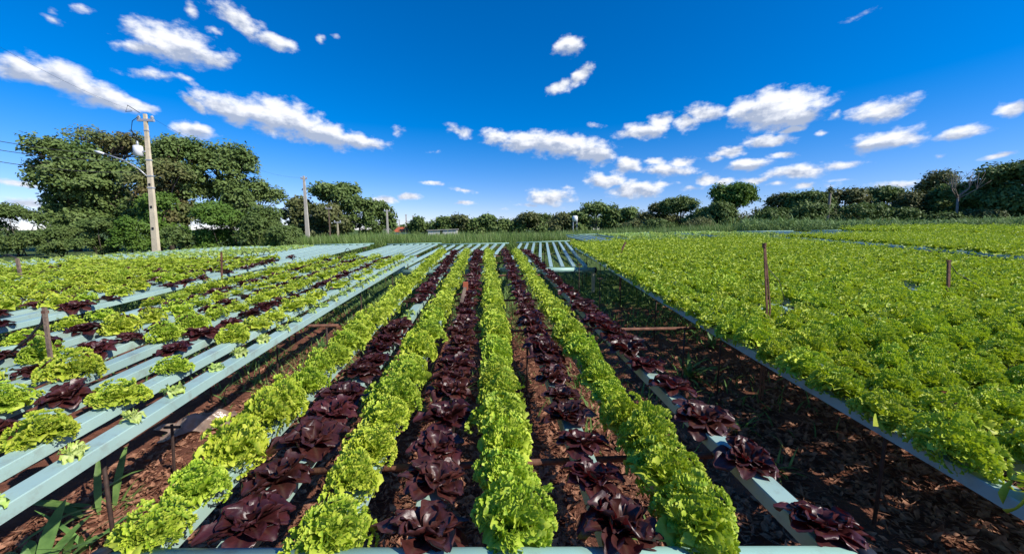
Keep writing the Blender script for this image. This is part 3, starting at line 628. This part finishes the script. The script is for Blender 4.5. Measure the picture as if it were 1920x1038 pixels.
for i, (px, py, h, n, Lb, w, m, broad, lab) in enumerate([
    (60, 1020, 1.45, 20, .34, .026, 'weed', True, 'broad-leaved green weed at the bottom left corner of the photo'),
    (150, 985, 1.5, 9, .42, .016, 'weed', False, 'long bladed weed leaning towards the front left lettuce'),
    (180, 905, 1.45, 8, .40, .020, 'weed', True, 'tall upright weed leaves touching the outer left channel'),
    (235, 905, 1.5, 16, .15, .006, 'weedlight', False, 'small grass tuft on the soil behind the front left lettuce'),
    (1102, 800, 1.5, 16, .33, .010, 'weedlight', False, 'grass tuft between the right red row and the right green row'),
    (1225, 985, 1.5, 12, .30, .008, 'weedlight', False, 'grass tuft beside the front lettuce of the right green row'),
    (1290, 700, 1.55, 22, .36, .020, 'weed', True, 'dark leafy weed in the shaded gap before the right bench'),
    (1330, 650, 1.55, 16, .32, .016, 'weed', True, 'smaller leafy weed in the shaded gap farther back'),
    (1460, 865, 1.55, 18, .20, .008, 'weedlight', False, 'lit grass tuft on the shaded soil left of the right bench'),
    (985, 700, 1.5, 14, .28, .008, 'weedlight', False, 'grass tuft right of the middle green row'),
    (800, 760, 1.5, 14, .25, .008, 'weed', False, 'dark grass tuft left of the central red row'),
    (1395, 790, 1.55, 14, .22, .008, 'weed', False, 'dark grass tuft beside the last red row'),
    (600, 640, 1.5, 20, .30, .012, 'weed', False, 'weed tuft under the crossbar beyond the left bench'),
    (1070, 740, 1.5, 12, .25, .008, 'weedlight', False, 'thin pale grass in front of the right red row'),
    (480, 700, 1.5, 14, .18, .008, 'weed', False, 'small weed on the red soil below the left seedling row')]):
    x, y = at_h(px, py, h); clump(x, y, n, Lb, w, m, lab, broad=broad, seed=100+i, grp='weeds between the benches', spread=.03)
# carrot-like plume behind the second left bench
x, y, z = at_d(283, 492, 9.2)
o = clump(x, y, 40, .42, .012, 'weedlight', 'upright feathery green plant among the far left benches', seed=77, spread=.09, el=(60, 88)); o.location.z = z-.12
def in_gap(x, y): return True
def litter():
    r = np.random.RandomState(3); n = 24000; VV = []; QQ = []; b = 0
    k = 0
    while k < n:
        y = .7+abs(r.normal(0, 2.3)); x = r.uniform(-2.6, 3.6)
        if y > 7: continue
        q = project(x, y, 0)
        if q is None or not (-100 < q[0] < 2020) or q[1] > 1150: continue
        k += 1
        L_ = .009+.034*r.rand()**1.8; w = L_*r.uniform(.2, .5); a = r.uniform(0, 6.28); c, s = math.cos(a), math.sin(a); cu = r.uniform(-.7, 1.2); tl = r.uniform(-.9, .9); ro = r.uniform(-.9, .9)
        P = []
        for i, u in enumerate((-1, -.35, .35, 1)):
            ww = (.12, 1, .62, .04)[i]*w
            for v in (-1, 0, 1):
                lx, ly = u*L_, v*ww; lz = cu*(.35*L_*u*u+abs(v)*.55*ww)+tl*lx*.6+ro*ly+.012+r.uniform(0, .004)
                P.append((x+c*lx-s*ly, y+s*lx+c*ly, lz+gz(x, y)+.012))
        VV.append(P); QQ.append(grid_quads(3, 2, b)); b += 12
    for _ in range(2600):      # dry stalks among the leaves
        y = .7+abs(r.normal(0, 2.3)); x = r.uniform(-2.6, 3.6); L_ = r.uniform(.04, .13); w = r.uniform(.0008, .002); a = r.uniform(0, 6.28); c, s = math.cos(a), math.sin(a); cu = r.uniform(-.2, .9); P = []
        for u in (-1, -.35, .35, 1):
            for v in (-1, 0, 1):
                lx, ly = u*L_, v*w+.15*L_*u*u; P.append((x+c*lx-s*ly, y+s*lx+c*ly, .03+cu*.12*L_*(1+u)+gz(x, y)+abs(v)*w))
        VV.append(P); QQ.append(grid_quads(3, 2, b)); b += 12
    o = mesh_np('leaf_litter', np.concatenate(VV), np.concatenate(QQ), M['litter'], smooth=False); tag(o, 'dry brown fallen leaves covering the red soil under the benches', 'leaf litter', kind='stuff')
litter()
def blades_field(name, n, sampler, m, label, cat, ns=3, seed=9, mats=None):
    """many single blades in one mesh (vectorised)"""
    r = np.random.RandomState(seed); x, y, z, L_, w, el, bend = sampler(r, n); n = len(x); ang = r.uniform(0, 6.28, n)
    u = np.linspace(0, 1, ns+1); a = el[:, None]-bend[:, None]*u; du = (L_/ns)[:, None]
    rr = np.cumsum(np.cos(a)*du, 1); rr -= rr[:, :1]; zz = np.cumsum(np.sin(a)*du, 1); zz -= zz[:, :1]
    ww = w[:, None]*(1-.92*u**1.6); c, s = np.cos(ang)[:, None], np.sin(ang)[:, None]
    A = np.stack([x[:, None]+c*rr-s*ww, y[:, None]+s*rr+c*ww, z[:, None]+zz], -1); B = np.stack([x[:, None]+c*rr+s*ww, y[:, None]+s*rr-c*ww, z[:, None]+zz+.15*ww], -1)
    V = np.stack([A, B], 2).reshape(-1, 3)           # n,(ns+1),2
    base = (np.arange(n)*2*(ns+1))[:, None, None]; k = np.arange(ns)[None, :, None]*2
    Q = (base+k+np.array([0, 1, 3, 2])[None, None, :]).reshape(-1, 4)
    mi = np.repeat(r.rand(n) < .3, ns).astype(int) if mats else None
    o = mesh_np(name, V, Q, m, mats=mats, mi=mi); tag(o, label, cat, kind='stuff'); return o
GZ = np.vectorize(gz)
def samp_weeds(r, n):
    y = 2.2+r.gamma(2.2, 3.0, n); x = r.uniform(-1, 1, n)*np.minimum(4+y*1.35, 26); nn = np.sin(x*1.7+np.sin(y*1.3)*2)+np.sin(y*2.3+x*.6)+r.normal(0, .7, n)+1.2*np.exp(-((x+1.35)/.35)**2)*(y > 3)
    k = (y < 22) & (nn > np.interp(y, [2, 5, 8], [1.0, .0, -1.2])); x, y = x[k], y[k]; n = len(x)
    return x, y, GZ(x, y), r.uniform(.08, .32, n)*np.interp(y, [2, 6], [.7, 1]), r.uniform(.003, .008, n)*np.interp(y, [2, 12], [1, 2.2]), np.radians(r.uniform(40, 88, n)), np.radians(r.uniform(10, 90, n))
blades_field('grass', 60000, samp_weeds, M['weed'], 'low green grass and weeds growing on the soil under and between the benches', 'grass', mats=[M['weed'], M['weedlight']])
# ------------------------------------------------------------------ tall cane grass behind the benches
def samp_cane(r, n):
    y = 16.6+r.gamma(1.4, 7, n); x = r.uniform(-.62, .80, n)*y; keep = (x > -13-(y-22)*.5) & ((y > 22.3) | ((x < 2.1) & (x > -6))) & (x < .70*y)
    x, y = x[keep], y[keep]; n = len(x); g = GZ(x, y)
    top = np.interp(y, [17, 25, 60], [1.06, .96, .78])+.07*np.sin(x*.8+y*.3)+.06*np.sin(x*2.3)+r.normal(0, .12, n)+np.clip((x-8)/30, 0, .35)
    return x, y, g, np.clip(top, .4, 2)*1.16, r.uniform(.010, .024, n)*(y/22), np.radians(r.uniform(70, 90, n)), np.radians(r.uniform(5, 65, n))
blades_field('tall_grass', 95000, samp_cane, M['cane'], 'band of tall green cane grass behind the benches', 'tall grass', ns=4, mats=[M['cane'], M['straw']])
# ------------------------------------------------------------------ trees and bushes
def leaves(clumps, n, s, r, flat=.55, inner=.25):
    """leaf faces gathered in sprays on and inside the ellipsoid clumps"""
    w = np.array([c[3]*c[4]*c[5] for c in clumps])**.67; w /= w.sum(); idx = r.choice(len(clumps), n//7+1, p=w)
    C = np.array(clumps)[idx]; d = r.normal(size=(len(C), 3)); d /= np.linalg.norm(d, axis=1)[:, None]; d[:, 2] = np.where(d[:, 2] < -.35, -d[:, 2]*.6, d[:, 2])
    rad = 1-inner*r.rand(len(C))**1.5*1.6+r.normal(0, .07, len(C)); P0 = C[:, :3]+d*rad[:, None]*C[:, 3:6]
    P = np.repeat(P0, 7, 0)[:n]; dd = np.repeat(d, 7, 0)[:n]; P = P+r.normal(0, s*1.1, P.shape)
    nrm = dd*.6+r.normal(0, .5, P.shape)+np.array([.15, -.15, .6]); nrm /= np.linalg.norm(nrm, axis=1)[:, None]
    t = np.cross(nrm, r.normal(size=P.shape)); t /= np.linalg.norm(t, axis=1)[:, None]; b = np.cross(nrm, t)
    sz = (s*r.uniform(.6, 1.3, n))[:, None]
    V = np.stack([P-t*sz, P+b*sz*flat+nrm*sz*.12, P+t*sz-nrm*sz*.15, P-b*sz*flat+nrm*sz*.12], 1).reshape(-1, 3)
    return V, np.arange(4*n).reshape(-1, 4)
def tree(px, pytop, D, wpx, mt, name, label, cat='tree', group=None, nl=9000, ls=.16, nc=11, base=.30, seed=0, shape='round', trunk=True, lean=0, bark='bark', depth=.8):
    r = np.random.RandomState(seed+int(px)); x, y, _ = at_d(px, 430, D); g = gz(x, y); zt = z_over(px, pytop, y); Ht = zt-g
    W = wpx/FPX*D/2; root = empty(name, (x, y, g)); cl = []
    zc0 = Ht*base
    for k in range(int(nc*1.15)):
        for _ in range(30):
            a = r.uniform(0, 6.28); q = math.sqrt(r.rand())*.72; tz = r.rand()
            if shape == 'umbrella': prof = .45+.75*tz; tz = .45+.55*tz
            elif shape == 'cone': prof = 1.05-.6*tz
            else: prof = math.sqrt(max(0.06, 1-((tz-.42)/.62)**2))
            if q < .25 and tz < .5: continue
            break
        rc = (Ht-zc0)*r.uniform(.13, .24); rw = W*r.uniform(.22, .40)
        zc = zc0+(Ht-zc0)*tz; zc = min(zc, Ht-rc*.95)
        cl.append((math.cos(a)*q*W*prof+lean*W*tz, math.sin(a)*q*W*prof*depth, max(zc, zc0+rc*.3), rw, rw, rc))
    cl.append((lean*W, 0, Ht-(Ht-zc0)*.17, W*.38, W*.38, (Ht-zc0)*.18))
    V, Q = leaves(cl, nl, ls, r); mesh_np('crown', V, Q, M[mt], root, smooth=False)
    if trunk:
        mb = MB(); tr = max(.06, Ht*.022); f = zc0+(Ht-zc0)*.25
        mb.tube([(0, 0, -.1), (r.normal(0, .06)*Ht*.2, 0, f*.5), (lean*W*.3, 0, f)], tr, 8, scales=[1.3, 1, .75])
        for c in cl:
            mid = Vector((c[0]*.45, c[1]*.45, (f+c[2])/2+.03*Ht)); mb.tube([(lean*W*.3, 0, f*.92), mid, c[:3]], tr*.5, 5, scales=[1, .65, .25])
            for _ in range(2):
                e = Vector(c[:3])+Vector(r.normal(size=3))*c[3]*.5; mb.tube([mid, tuple(e)], tr*.2, 4, scales=[1, .3])
        mb.build('trunk', M[bark], root, smooth=True)
    else:
        mb = MB()
        for k in range(5):
            c = cl[k % len(cl)]; mb.tube([(r.normal(0, .1), r.normal(0, .1), -.05), tuple(np.array(c[:3])*.6), c[:3]], .03, 5, scales=[1, .7, .3])
        mb.build('stems', M[bark], root, smooth=True)
    tag(root, label, cat, group); return root
GL = 'trees behind the left benches'; GR = 'trees along the right side'; GF = 'trees on the far skyline'
tree(140, 258, 27, 148, 'tree_dark', 'broadleaf_tree', 'large dark green tree with dense drooping crown at far left', group=GL, nl=21750, ls=0.129, nc=20, base=.22, lean=0, seed=1)
tree(205, 300, 27.5, 170, 'tree_dark', 'broadleaf_tree', 'dense dark green tree just left of the concrete power pole', group=GL, nl=18850, ls=0.129, nc=16, base=.22, seed=2)
tree(215, 248, 30, 180, 'tree_red', 'broadleaf_tree', 'thin crowned tree with reddish leaves rising above the dark trees', group=GL, nl=6090, ls=0.106, nc=14, base=.55, seed=3, shape='umbrella')
tree(345, 256, 27, 130, 'tree_dark', 'broadleaf_tree', 'tall green tree right of the concrete power pole', group=GL, nl=15950, ls=0.114, nc=16, base=.25, seed=4)
tree(318, 300, 25.5, 120, 'tree_red', 'broadleaf_tree', 'rust tinged tree directly behind the concrete power pole', group=GL, nl=9425, ls=0.106, nc=13, base=.3, seed=5)
tree(438, 268, 29, 125, 'tree_dark', 'broadleaf_tree', 'round topped dark tree at the right shoulder of the left grove', group=GL, nl=15950, ls=0.122, nc=16, base=.25, seed=6)
tree(488, 335, 30, 110, 'tree_dark', 'broadleaf_tree', 'lower dark tree at the right end of the left grove', group=GL, nl=11600, ls=0.114, nc=13, base=.2, seed=7)
tree(300, 362, 23, 110, 'tree_bright', 'broadleaf_tree', 'bright green young tree low behind the concrete power pole', group=GL, nl=8700, ls=0.091, nc=10, base=.15, seed=8)
tree(30, 384, 22, 110, 'tree_mid', 'bush', 'round green bush at the left edge of the photo', 'bush', 'bushes behind the left benches', nl=13050, ls=0.068, nc=12, base=.08, seed=9, trunk=False)
tree(410, 380, 22, 130, 'tree_bright', 'bush', 'bright green bush right of the concrete power pole', 'bush', 'bushes behind the left benches', nl=14500, ls=0.076, nc=14, base=.08, seed=10, trunk=False)
tree(490, 388, 22.5, 110, 'tree_mid', 'bush', 'mid green bush at the right foot of the left grove', 'bush', 'bushes behind the left benches', nl=11600, ls=0.076, nc=12, base=.08, seed=11, trunk=False)
for k, (px, pt, w, m, lab) in enumerate([(115, 425, 90, 'tree_mid', 'low bush right of the round bush at the left edge'), (180, 412, 90, 'tree_mid', 'low green bush under the large dark tree at left'), (240, 408, 80, 'tree_bright', 'low light green bush just left of the pole foot'), (330, 428, 70, 'tree_mid', 'small bush just right of the pole foot'), (535, 425, 70, 'tree_mid', 'small bush at the left end of the tall grass')]):
    tree(px, pt, 21, w, m, 'bush', lab, 'bush', 'bushes behind the left benches', nl=7250, ls=0.068, nc=9, base=.05, seed=20+k, trunk=False)
tree(560, 372, 48, 80, 'tree_olive', 'broadleaf_tree', 'olive tree just left of the second concrete pole', group=GL, nl=6000, ls=.22, nc=11, base=.12, seed=30)
tree(632, 349, 50, 105, 'tree_dark', 'broadleaf_tree', 'flat topped dark tree between the second pole and the houses', group=GL, nl=6500, ls=.24, nc=12, base=.5, seed=31, shape='umbrella')
tree(615, 385, 46, 90, 'tree_olive', 'broadleaf_tree', 'olive brown tree right of the second concrete pole', group=GL, nl=6500, ls=.22, nc=12, base=.12, seed=32)
tree(675, 372, 48, 80, 'tree_mid', 'broadleaf_tree', 'green tree second from the right end of the second grove', group=GL, nl=6500, ls=.22, nc=12, base=.12, seed=33)
tree(714, 382, 50, 66, 'tree_mid', 'broadleaf_tree', 'green tree at the right end of the second grove', group=GL, nl=6000, ls=.22, nc=11, base=.12, seed=34)
far = [(783, 410, 28, 'tree_mid'), (832, 410, 42, 'tree_mid'), (866, 407, 46, 'tree_olive'), (892, 414, 40, 'tree_dark'), (916, 406, 40, 'tree_dark'), (946, 414, 40, 'tree_mid'), (972, 416, 30, 'tree_dark'),
       (990, 402, 44, 'tree_olive'), (1018, 404, 40, 'tree_mid'), (1050, 404, 48, 'tree_olive'), (1085, 400, 40, 'tree_dark'), (1118, 384, 60, 'tree_dark'), (1150, 400, 50, 'tree_mid'), (1178, 392, 44, 'tree_dark')]
nam = ['behind the far poles', 'left of the low white shed', 'above the left half of the low white shed', 'above the right end of the low white shed', 'rounded clump standing alone right of the shed', 'low one right of the rounded clump', 'lowest one in the dip of the skyline',
       'left of the white water tank by three', 'left of the white water tank by two', 'next left of the white water tank', 'next right of the white water tank', 'tallest one right of the water tank', 'between two taller ones right of the tank', 'at the right end of the far skyline']
for k, ((px, pt, w, m), nn) in enumerate(zip(far, nam)):
    D = 110 if k < 9 else 85
    tree(px, pt, D, w*1.5, m, 'broadleaf_tree', 'far dark tree on the skyline, '+nn, group=GF, nl=3200, ls=.42 if k < 9 else .36, nc=9, base=.1, seed=50+k)
right = [(1235, 382, 55, 90, 'tree_olive', 'round'), (1275, 372, 50, 80, 'tree_mid', 'round'), (1325, 392, 46, 80, 'tree_dark', 'round'), (1372, 346, 46, 100, 'tree_bright', 'umbrella'), (1345, 380, 44, 70, 'tree_dark', 'round'),
         (1455, 366, 40, 90, 'tree_olive', 'round'), (1505, 362, 38, 90, 'tree_dark', 'round'), (1580, 356, 40, 110, 'tree_olive', 'round'), (1650, 352, 40, 80, 'tree_dark', 'round'), (1700, 362, 38, 100, 'tree_olive', 'round'),
         (1735, 322, 40, 74, 'tree_olive', 'umbrella'), (1765, 350, 36, 80, 'tree_dark', 'round'), (1815, 345, 33, 90, 'tree_dark', 'round'), (1850, 322, 32, 120, 'tree_dark', 'round'), (1905, 300, 30, 130, 'tree_dark', 'round'), (1985, 285, 28, 150, 'tree_dark', 'round')]
rn = ['first olive tree right of the far skyline', 'sprawling green tree left of the bright spreading tree', 'dark low tree below the bright spreading tree', 'bright green tree with a spreading flat crown above the others', 'dark tree right under the bright spreading crown',
      'olive tree right of the bright spreading tree', 'dark tree left of the bare pole trunk', 'wide olive tree right of the bare pole trunk', 'dark tree at the middle of the right treeline', 'olive tree below the thin crowned tree', 'thin crowned airy tree left of the dead tree',
      'dark tree in front of the dead tree', 'dark tree just right of the dead tree', 'large dark tree second from the right edge', 'tallest dark tree at the right edge', 'dark tree beyond the right edge']
for k, ((px, pt, D, w, m, sh), nn) in enumerate(zip(right, rn)):
    tree(px, pt, D, w*1.12, m, 'broadleaf_tree', nn, group=GR, nl=(4500 if k == 10 else 14000), ls=.09+D*.0014, nc=15, base=.28 if sh == 'umbrella' else .1, seed=80+k, shape=sh)
for k, (px, pt, w, m, nn) in enumerate([(1440, 392, 90, 'tree_mid', 'leafy bush left of the maize patch'), (1520, 385, 110, 'tree_mid', 'large leafy bush above the maize, left'), (1610, 384, 110, 'tree_mid', 'large leafy bush above the maize, middle'), (1680, 394, 80, 'tree_mid', 'leafy bush above the maize, right'),
     (1760, 402, 100, 'tree_mid', 'grassy bush on the bank right of the maize'), (1840, 396, 120, 'tree_olive', 'brownish bush on the bank near the right edge'), (1910, 380, 120, 'tree_mid', 'green bush on the bank at the right edge'), (1230, 412, 90, 'tree_mid', 'low bush at the foot of the right trees, far left'), (1310, 410, 90, 'tree_olive', 'low olive bush at the foot of the right trees')]):
    tree(px, pt, 29 if px > 1400 else 40, w, m, 'bush', nn, 'bush', 'bushes along the right side', nl=7000, ls=.11, nc=12, base=.04, seed=120+k, trunk=False)
def wood(name, px0, px1, D, pts, m, label, n, ls, seed):
    r = np.random.RandomState(seed); cl = []
    for px in np.linspace(px0, px1, 60):
        x, y, _ = at_d(px, 430, D+r.uniform(0, D*.12)); g = gz(x, y); zt = z_over(px, float(np.interp(px, *zip(*pts)))+r.uniform(-3, 4), y)-g; w = (px1-px0)/60/FPX*D
        cl.append((x, y, g+zt*.5, w*r.uniform(.9, 1.6), w*1.3, zt*.5))
    V, Q = leaves(cl, n, ls, r); tag(mesh_np(name, V, Q, M[m], smooth=False), label, 'wood', kind='stuff')
wood('far_wood', 745, 1260, 135, [(745, 424), (800, 418), (870, 412), (900, 420), (960, 422), (1000, 412), (1100, 408), (1260, 402)], 'tree_dark', 'low dark woodland along the far horizon', 26000, .5, 5)
wood('right_scrub', 1180, 2000, 50, [(1180, 415), (1300, 405), (1420, 395), (1700, 385), (2000, 360)], 'tree_olive', 'scrub between the trees along the right side', 30000, .2, 6)
# dead tree, bare trunk pole
def dead(px, pt, D, label):
    x, y, _ = at_d(px, 430, D); g = gz(x, y); Ht = z_over(px, pt, y)-g; root = empty('dead_tree', (x, y, g)); r = np.random.RandomState(4)
    mb = MB(); mb.tube([(0, 0, 0), (.1, 0, Ht*.45), (0, 0, Ht*.62)], .09, 8, scales=[1.2, .9, .7]); mb.build('trunk', M['deadbark'], root, smooth=True)
    mb = MB()
    for s in (-1, 1):
        for k in range(3):
            a = Vector((0, 0, Ht*(.6+.02*k))); b = a+Vector((s*Ht*.1*(1+.4*k), r.normal(0, .3), Ht*.12)); c = b+Vector((s*r.uniform(-.02, .06)*Ht, 0, Ht*.22)); mb.tube([a, b, c], .045, 5, scales=[1, .7, .2])
            for j in range(4):
                e = b+Vector((r.normal(0, .45), r.normal(0, .3), Ht*r.uniform(.08, .26))); mb.tube([b, e], .022, 4, scales=[1, .25])
    mb.build('branches', M['deadbark'], root, smooth=True); tag(root, label, 'dead tree')
dead(1787, 318, 31, 'pale leafless dead tree forked at the top in the right treeline')
x, y, _ = at_d(1549, 430, 36); g = gz(x, y); Ht = z_over(1549, 355, y)-g; root = empty('dead_palm', (x, y, g)); mb = MB(); mb.tube([(0, 0, 0), (.02, 0, Ht*.9), (0, 0, Ht)], .13, 8, scales=[1.1, .85, .6]); mb.build('trunk', M['deadbark'], root, smooth=True)
V, Q = leaves([(0, 0, Ht-.15, .22, .22, .3)], 160, .09, np.random.RandomState(2)); mesh_np('withered_crown', V, Q, M['tree_olive'], root, smooth=False)
tag(root, 'bare upright palm trunk with a withered top in the right treeline', 'dead palm')
# maize and plume grass in front of the right trees
def corn():
    def s(r, n):
        px = r.uniform(1395, 2100, n); D = r.uniform(22.5, 28, n); P = np.array([at_d(a, 430, d) for a, d in zip(px, D)]); x, y = P[:, 0], P[:, 1]; g = GZ(x, y)
        hh = 1.65-g+np.interp(px, [1420, 1750, 1960], [.75, .6, .95])
        z = g+r.uniform(.0, .92, n)*hh
        return x, y, z, r.uniform(.3, .7, n), r.uniform(.02, .045, n), np.radians(r.uniform(20, 85, n)), np.radians(r.uniform(40, 130, n))
    blades_field('maize', 24000, s, M['corn'], 'patch of young maize in front of the right trees', 'maize', ns=4, seed=14)
corn()
for k, (px, pt, D, lab) in enumerate([(1375, 398, 27, 'large plume of pale arching grass below the bright spreading tree'), (1345, 412, 26, 'smaller arching grass clump left of the large plume'), (1185, 415, 38, 'arching grass clump rising above the tall grass right of centre'), (1415, 405, 26, 'arching grass clump at the left end of the maize')]):
    x, y, _ = at_d(px, 430, D); L_ = (at_d(px, pt, D)[2]-gz(x, y))*1.1; clump(x, y, 150, L_, .035, 'corn', lab, 'grass clump', 'grass_clump', seed=200+k, grp='arching grass clumps', spread=.45, el=(62, 88))
# ------------------------------------------------------------------ power poles and wires
def power_pole(px, pt, D, wb, wt, m, label, seed=0, group=None, lean=None):
    x, y, _ = at_d(px, 455, D); g = gz(x, y); dr = ray(px+(lean or 0), pt); T = (dr[0]*y/dr[1], y, z_over(px, pt, y)); root = empty('power_pole', (x, y, g)); mb = MB(); Ht = T[2]-g; tx = T[0]-x if lean is not None else 0
    # vertical shaft, tapered
    mb.loft([(0, 0, -.3), (tx, 0, Ht)], [(-.5, -.32), (-.5, .32), (.5, .32), (.5, -.32)], up=(0, 1, 0), scales=[wb, wt]); mb.build('shaft', M[m], root)
    mb = MB(); mb.loft([(-.34+tx, 0, Ht*.96), (.34+tx, 0, Ht*.96)], [(-.05, -.05), (.05, -.05), (.05, .05), (-.05, .05)]); mb.build('crossarm', M['galv'], root)
    for s in (tx-.28, tx+.28):
        mb = MB(); mb.tube([(s, 0, Ht*.96+.05), (s, 0, Ht*.96+.12), (s, 0, Ht*.96+.2)], .045, 8, scales=[1, 1.5, .6]); mb.build('insulator', M['galv'], root)
    tag(root, label, 'power pole', group); return root, Ht
D1 = 17
pr, Ht = power_pole(290, 214, D1, .27, .12, 'concrete', 'tall cream concrete power pole with white transformer and lamp arm at left', lean=-18)
def zz_(py): return z_over(283, py, pr.location.y)-pr.location.z
_d = ray(272, 214); PTX = _d[0]*pr.location.y/_d[1]-pr.location.x
def pole_x(z): return PTX*z/Ht
zt = zz_(284); ax = pole_x(zt)-.08
mb = MB(); mb.tube([(ax-.24, -.1, zt-.22), (ax-.24, -.1, zt+.18), (ax-.24, -.1, zt+.22)], .17, 16, scales=[1, 1, .8]); t = mb.build('transformer', M['white'], pr, smooth=True)
mb = MB(); mb.tube([(ax-.24, -.1, zt+.22), (ax-.24, -.1, zt+.42)], .04, 8, scales=[1.3, .8]); mb.build('bushing', M['galv'], t, smooth=True)
mb = MB(); mb.box(ax-.2, ax+.05, -.13, -.07, zt-.05, zt); mb.build('bracket', M['galv'], t)
mb = MB(); za = zz_(318); bx = pole_x(za); mb.tube([(bx-.06, -.1, za-.3), (bx-.35, -.1, za), (bx-.9, -.1, za+.36), (bx-1.75, -.1, za+.66)], .026, 8); arm = mb.build('lamp_arm', M['galv'], pr, smooth=True)
mb = MB(); mb.tube([(bx-1.7, -.1, za+.64), (bx-1.9, -.1, za+.70), (bx-2.1, -.1, za+.75)], .05, 8, scales=[.6, 1.2, .5]); mb.build('lamp_head', M['white'], arm, smooth=True)
mb = MB(); mb.tube([(ax-.24, -.1, zt+.4), (ax-.42, -.1, zt+.9), (ax-.34, -.1, zt+1.25), (ax-.05, -.1, zt+1.45)], .014, 6); mb.tube([(ax, -.1, zt+1.6), (ax-.45, -.1, zt+1.9), (ax-.56, -.1, Ht+.05), (ax-.3, -.1, Ht+.08)], .014, 6); mb.build('jumper_cable', M['wire'], pr, smooth=True)
for z in (zz_(245), zz_(300), zz_(330), zz_(352)):
    mb = MB(); w = .5*(.30+(.13-.30)*(z/Ht))+.012; c = pole_x(z); mb.box(c-w, c+w, -.66*w, .66*w, z-.025, z+.025); mb.build('band', M['galv'], pr)
for i, py in enumerate((346, 388, 428)):
    z = zz_(py); w = .5*(.30+(.13-.30)*(z/Ht)); c = pole_x(z); mb = MB(); mb.box(c-.04, c+.04, -w*.66-.01, -w*.66+.02, z-.05, z+.05); mb.build('step_hole', M['cap'], pr)
power_pole(578, 330, 41, .42, .20, 'concrete_far', 'second concrete power pole, pale, right of the left grove', group='power poles in the distance')
GP = 'power poles in the distance'
for (px, pt, D, wb, m, lab) in [(728, 393, 43, .26, 'concrete_far', 'far pole at the right end of the second grove'), (763, 402, 120, .5, 'concrete_far', 'far white pole just right of the red roofed house'), (776, 404, 125, .6, 'concrete_far', 'thin far pole left of the low white shed'), (620, 388, 41, .14, 'wood', 'thin dark pole in front of the second grove'), (635, 415, 38, .2, 'palewood', 'short pale pole right of the thin dark pole'), (787, 425, 110, .4, 'concrete_far', 'small far pole by the left end of the shed'), (750, 412, 120, .4, 'concrete_far', 'thin far pole above the red roofed house')]:
    power_pole(px, pt, D, wb, wb*.6, m, lab, group=GP)
def wire(p, q, sag, label, r=.012):
    P, Q_ = Vector(at_d(*p)), Vector(at_d(*q)); pts = []
    for i in range(17):
        t = i/16; v = P.lerp(Q_, t)-P; v.z -= sag*4*t*(1-t); pts.append(tuple(v))
    mb = MB(); mb.tube(pts, r, 5); tag(mb.build('power_line', M['wire'], loc=P, smooth=True), label, 'power line', 'overhead wires at the left')
wire((276, 292, 16.8), (-160, 232, 12), .25, 'upper black overhead wire running left from the concrete pole')
wire((276, 300, 16.8), (-160, 250, 12), .30, 'middle black overhead wire running left from the concrete pole')
wire((277, 322, 16.8), (-160, 272, 12), .30, 'lowest black overhead wire running left from the concrete pole')
wire((272, 214, 16.9), (-50, 60, 9), .2, 'thin overhead wire from the pole top to the upper left', .003)
wire((272, 214, 16.9), (578, 332, 40.5), .9, 'thin overhead wire from the pole top to the second pole', .005)
# ------------------------------------------------------------------ far buildings
def house():
    x, y, _ = at_d(754, 430, 112); g = gz(x, y); root = empty('house', (x, y, g)); zt = at_d(754, 437, 112)[2]-g; zr = at_d(754, 427.5, 112)[2]-g
    mb = MB(); mb.box(-1.9, 1.9, -2, 2, -.2, zt+.35); mb.build('wall', M['wall'], root)
    mb = MB(); e = zt+.36; mb.add([(-2.3, -2.4, e), (2.3, -2.4, e), (2.3, 2.4, e), (-2.3, 2.4, e), (-1.2, 0, zr+.35), (1.2, 0, zr+.35)], [(0, 1, 5, 4), (1, 2, 5), (2, 3, 4, 5), (3, 0, 4), (0, 3, 2, 1)]); mb.build('roof', M['roof'], root)
    mb = MB(); mb.box(-.3, .3, -2.03, -1.99, .9, 1.6); mb.build('window', M['cap'], root)
    tag(root, 'small white house with a red tiled roof beyond the tall grass', 'house')
    x, y, _ = at_d(831, 430, 95); g = gz(x, y); root = empty('shed', (x, y, g)); z0 = at_d(831, 433, 95)[2]-g
    mb = MB(); mb.box(-3.5, 3.5, -2, 2, -.2, z0-.002); mb.build('wall', M['wall'], root)
    mb = MB(); mb.loft([(-3.8, 0, z0+.15), (3.8, 0, z0+.45)], [(-2.3, -.08), (2.3, -.08), (2.3, .08), (-2.3, .08)]); mb.build('roof', M['shedroof'], root)
    mb = MB(); mb.box(-3.5, 3.5, -2, 2, z0, z0+.28); mb.build('fascia', M['shedroof'], root)
    mb = MB(); mb.box(-.6, .1, -2.03, -1.99, .2, 1.25); mb.build('door', M['cap'], root)
    tag(root, 'low long white shed with a flat grey roof beyond the tall grass', 'shed')
    x, y, z = at_d(1078, 410, 82); g = gz(x, y); root = empty('water_tank', (x, y, g)); z -= g
    mb = MB(); mb.tube([(0, 0, z-.6), (0, 0, z+.5), (0, 0, z+.65)], .62, 14, scales=[1, 1, .6]); mb.build('tank', M['white'], root, smooth=True)
    mb = MB()
    for a, b in ((-.4, -.4), (.4, -.4), (.4, .4), (-.4, .4)): mb.box(a-.06, a+.06, b-.06, b+.06, 0, z-.6)
    mb.build('tower_frame', M['galv'], root)
    tag(root, 'white water tank standing above the far trees', 'water tank')
house()
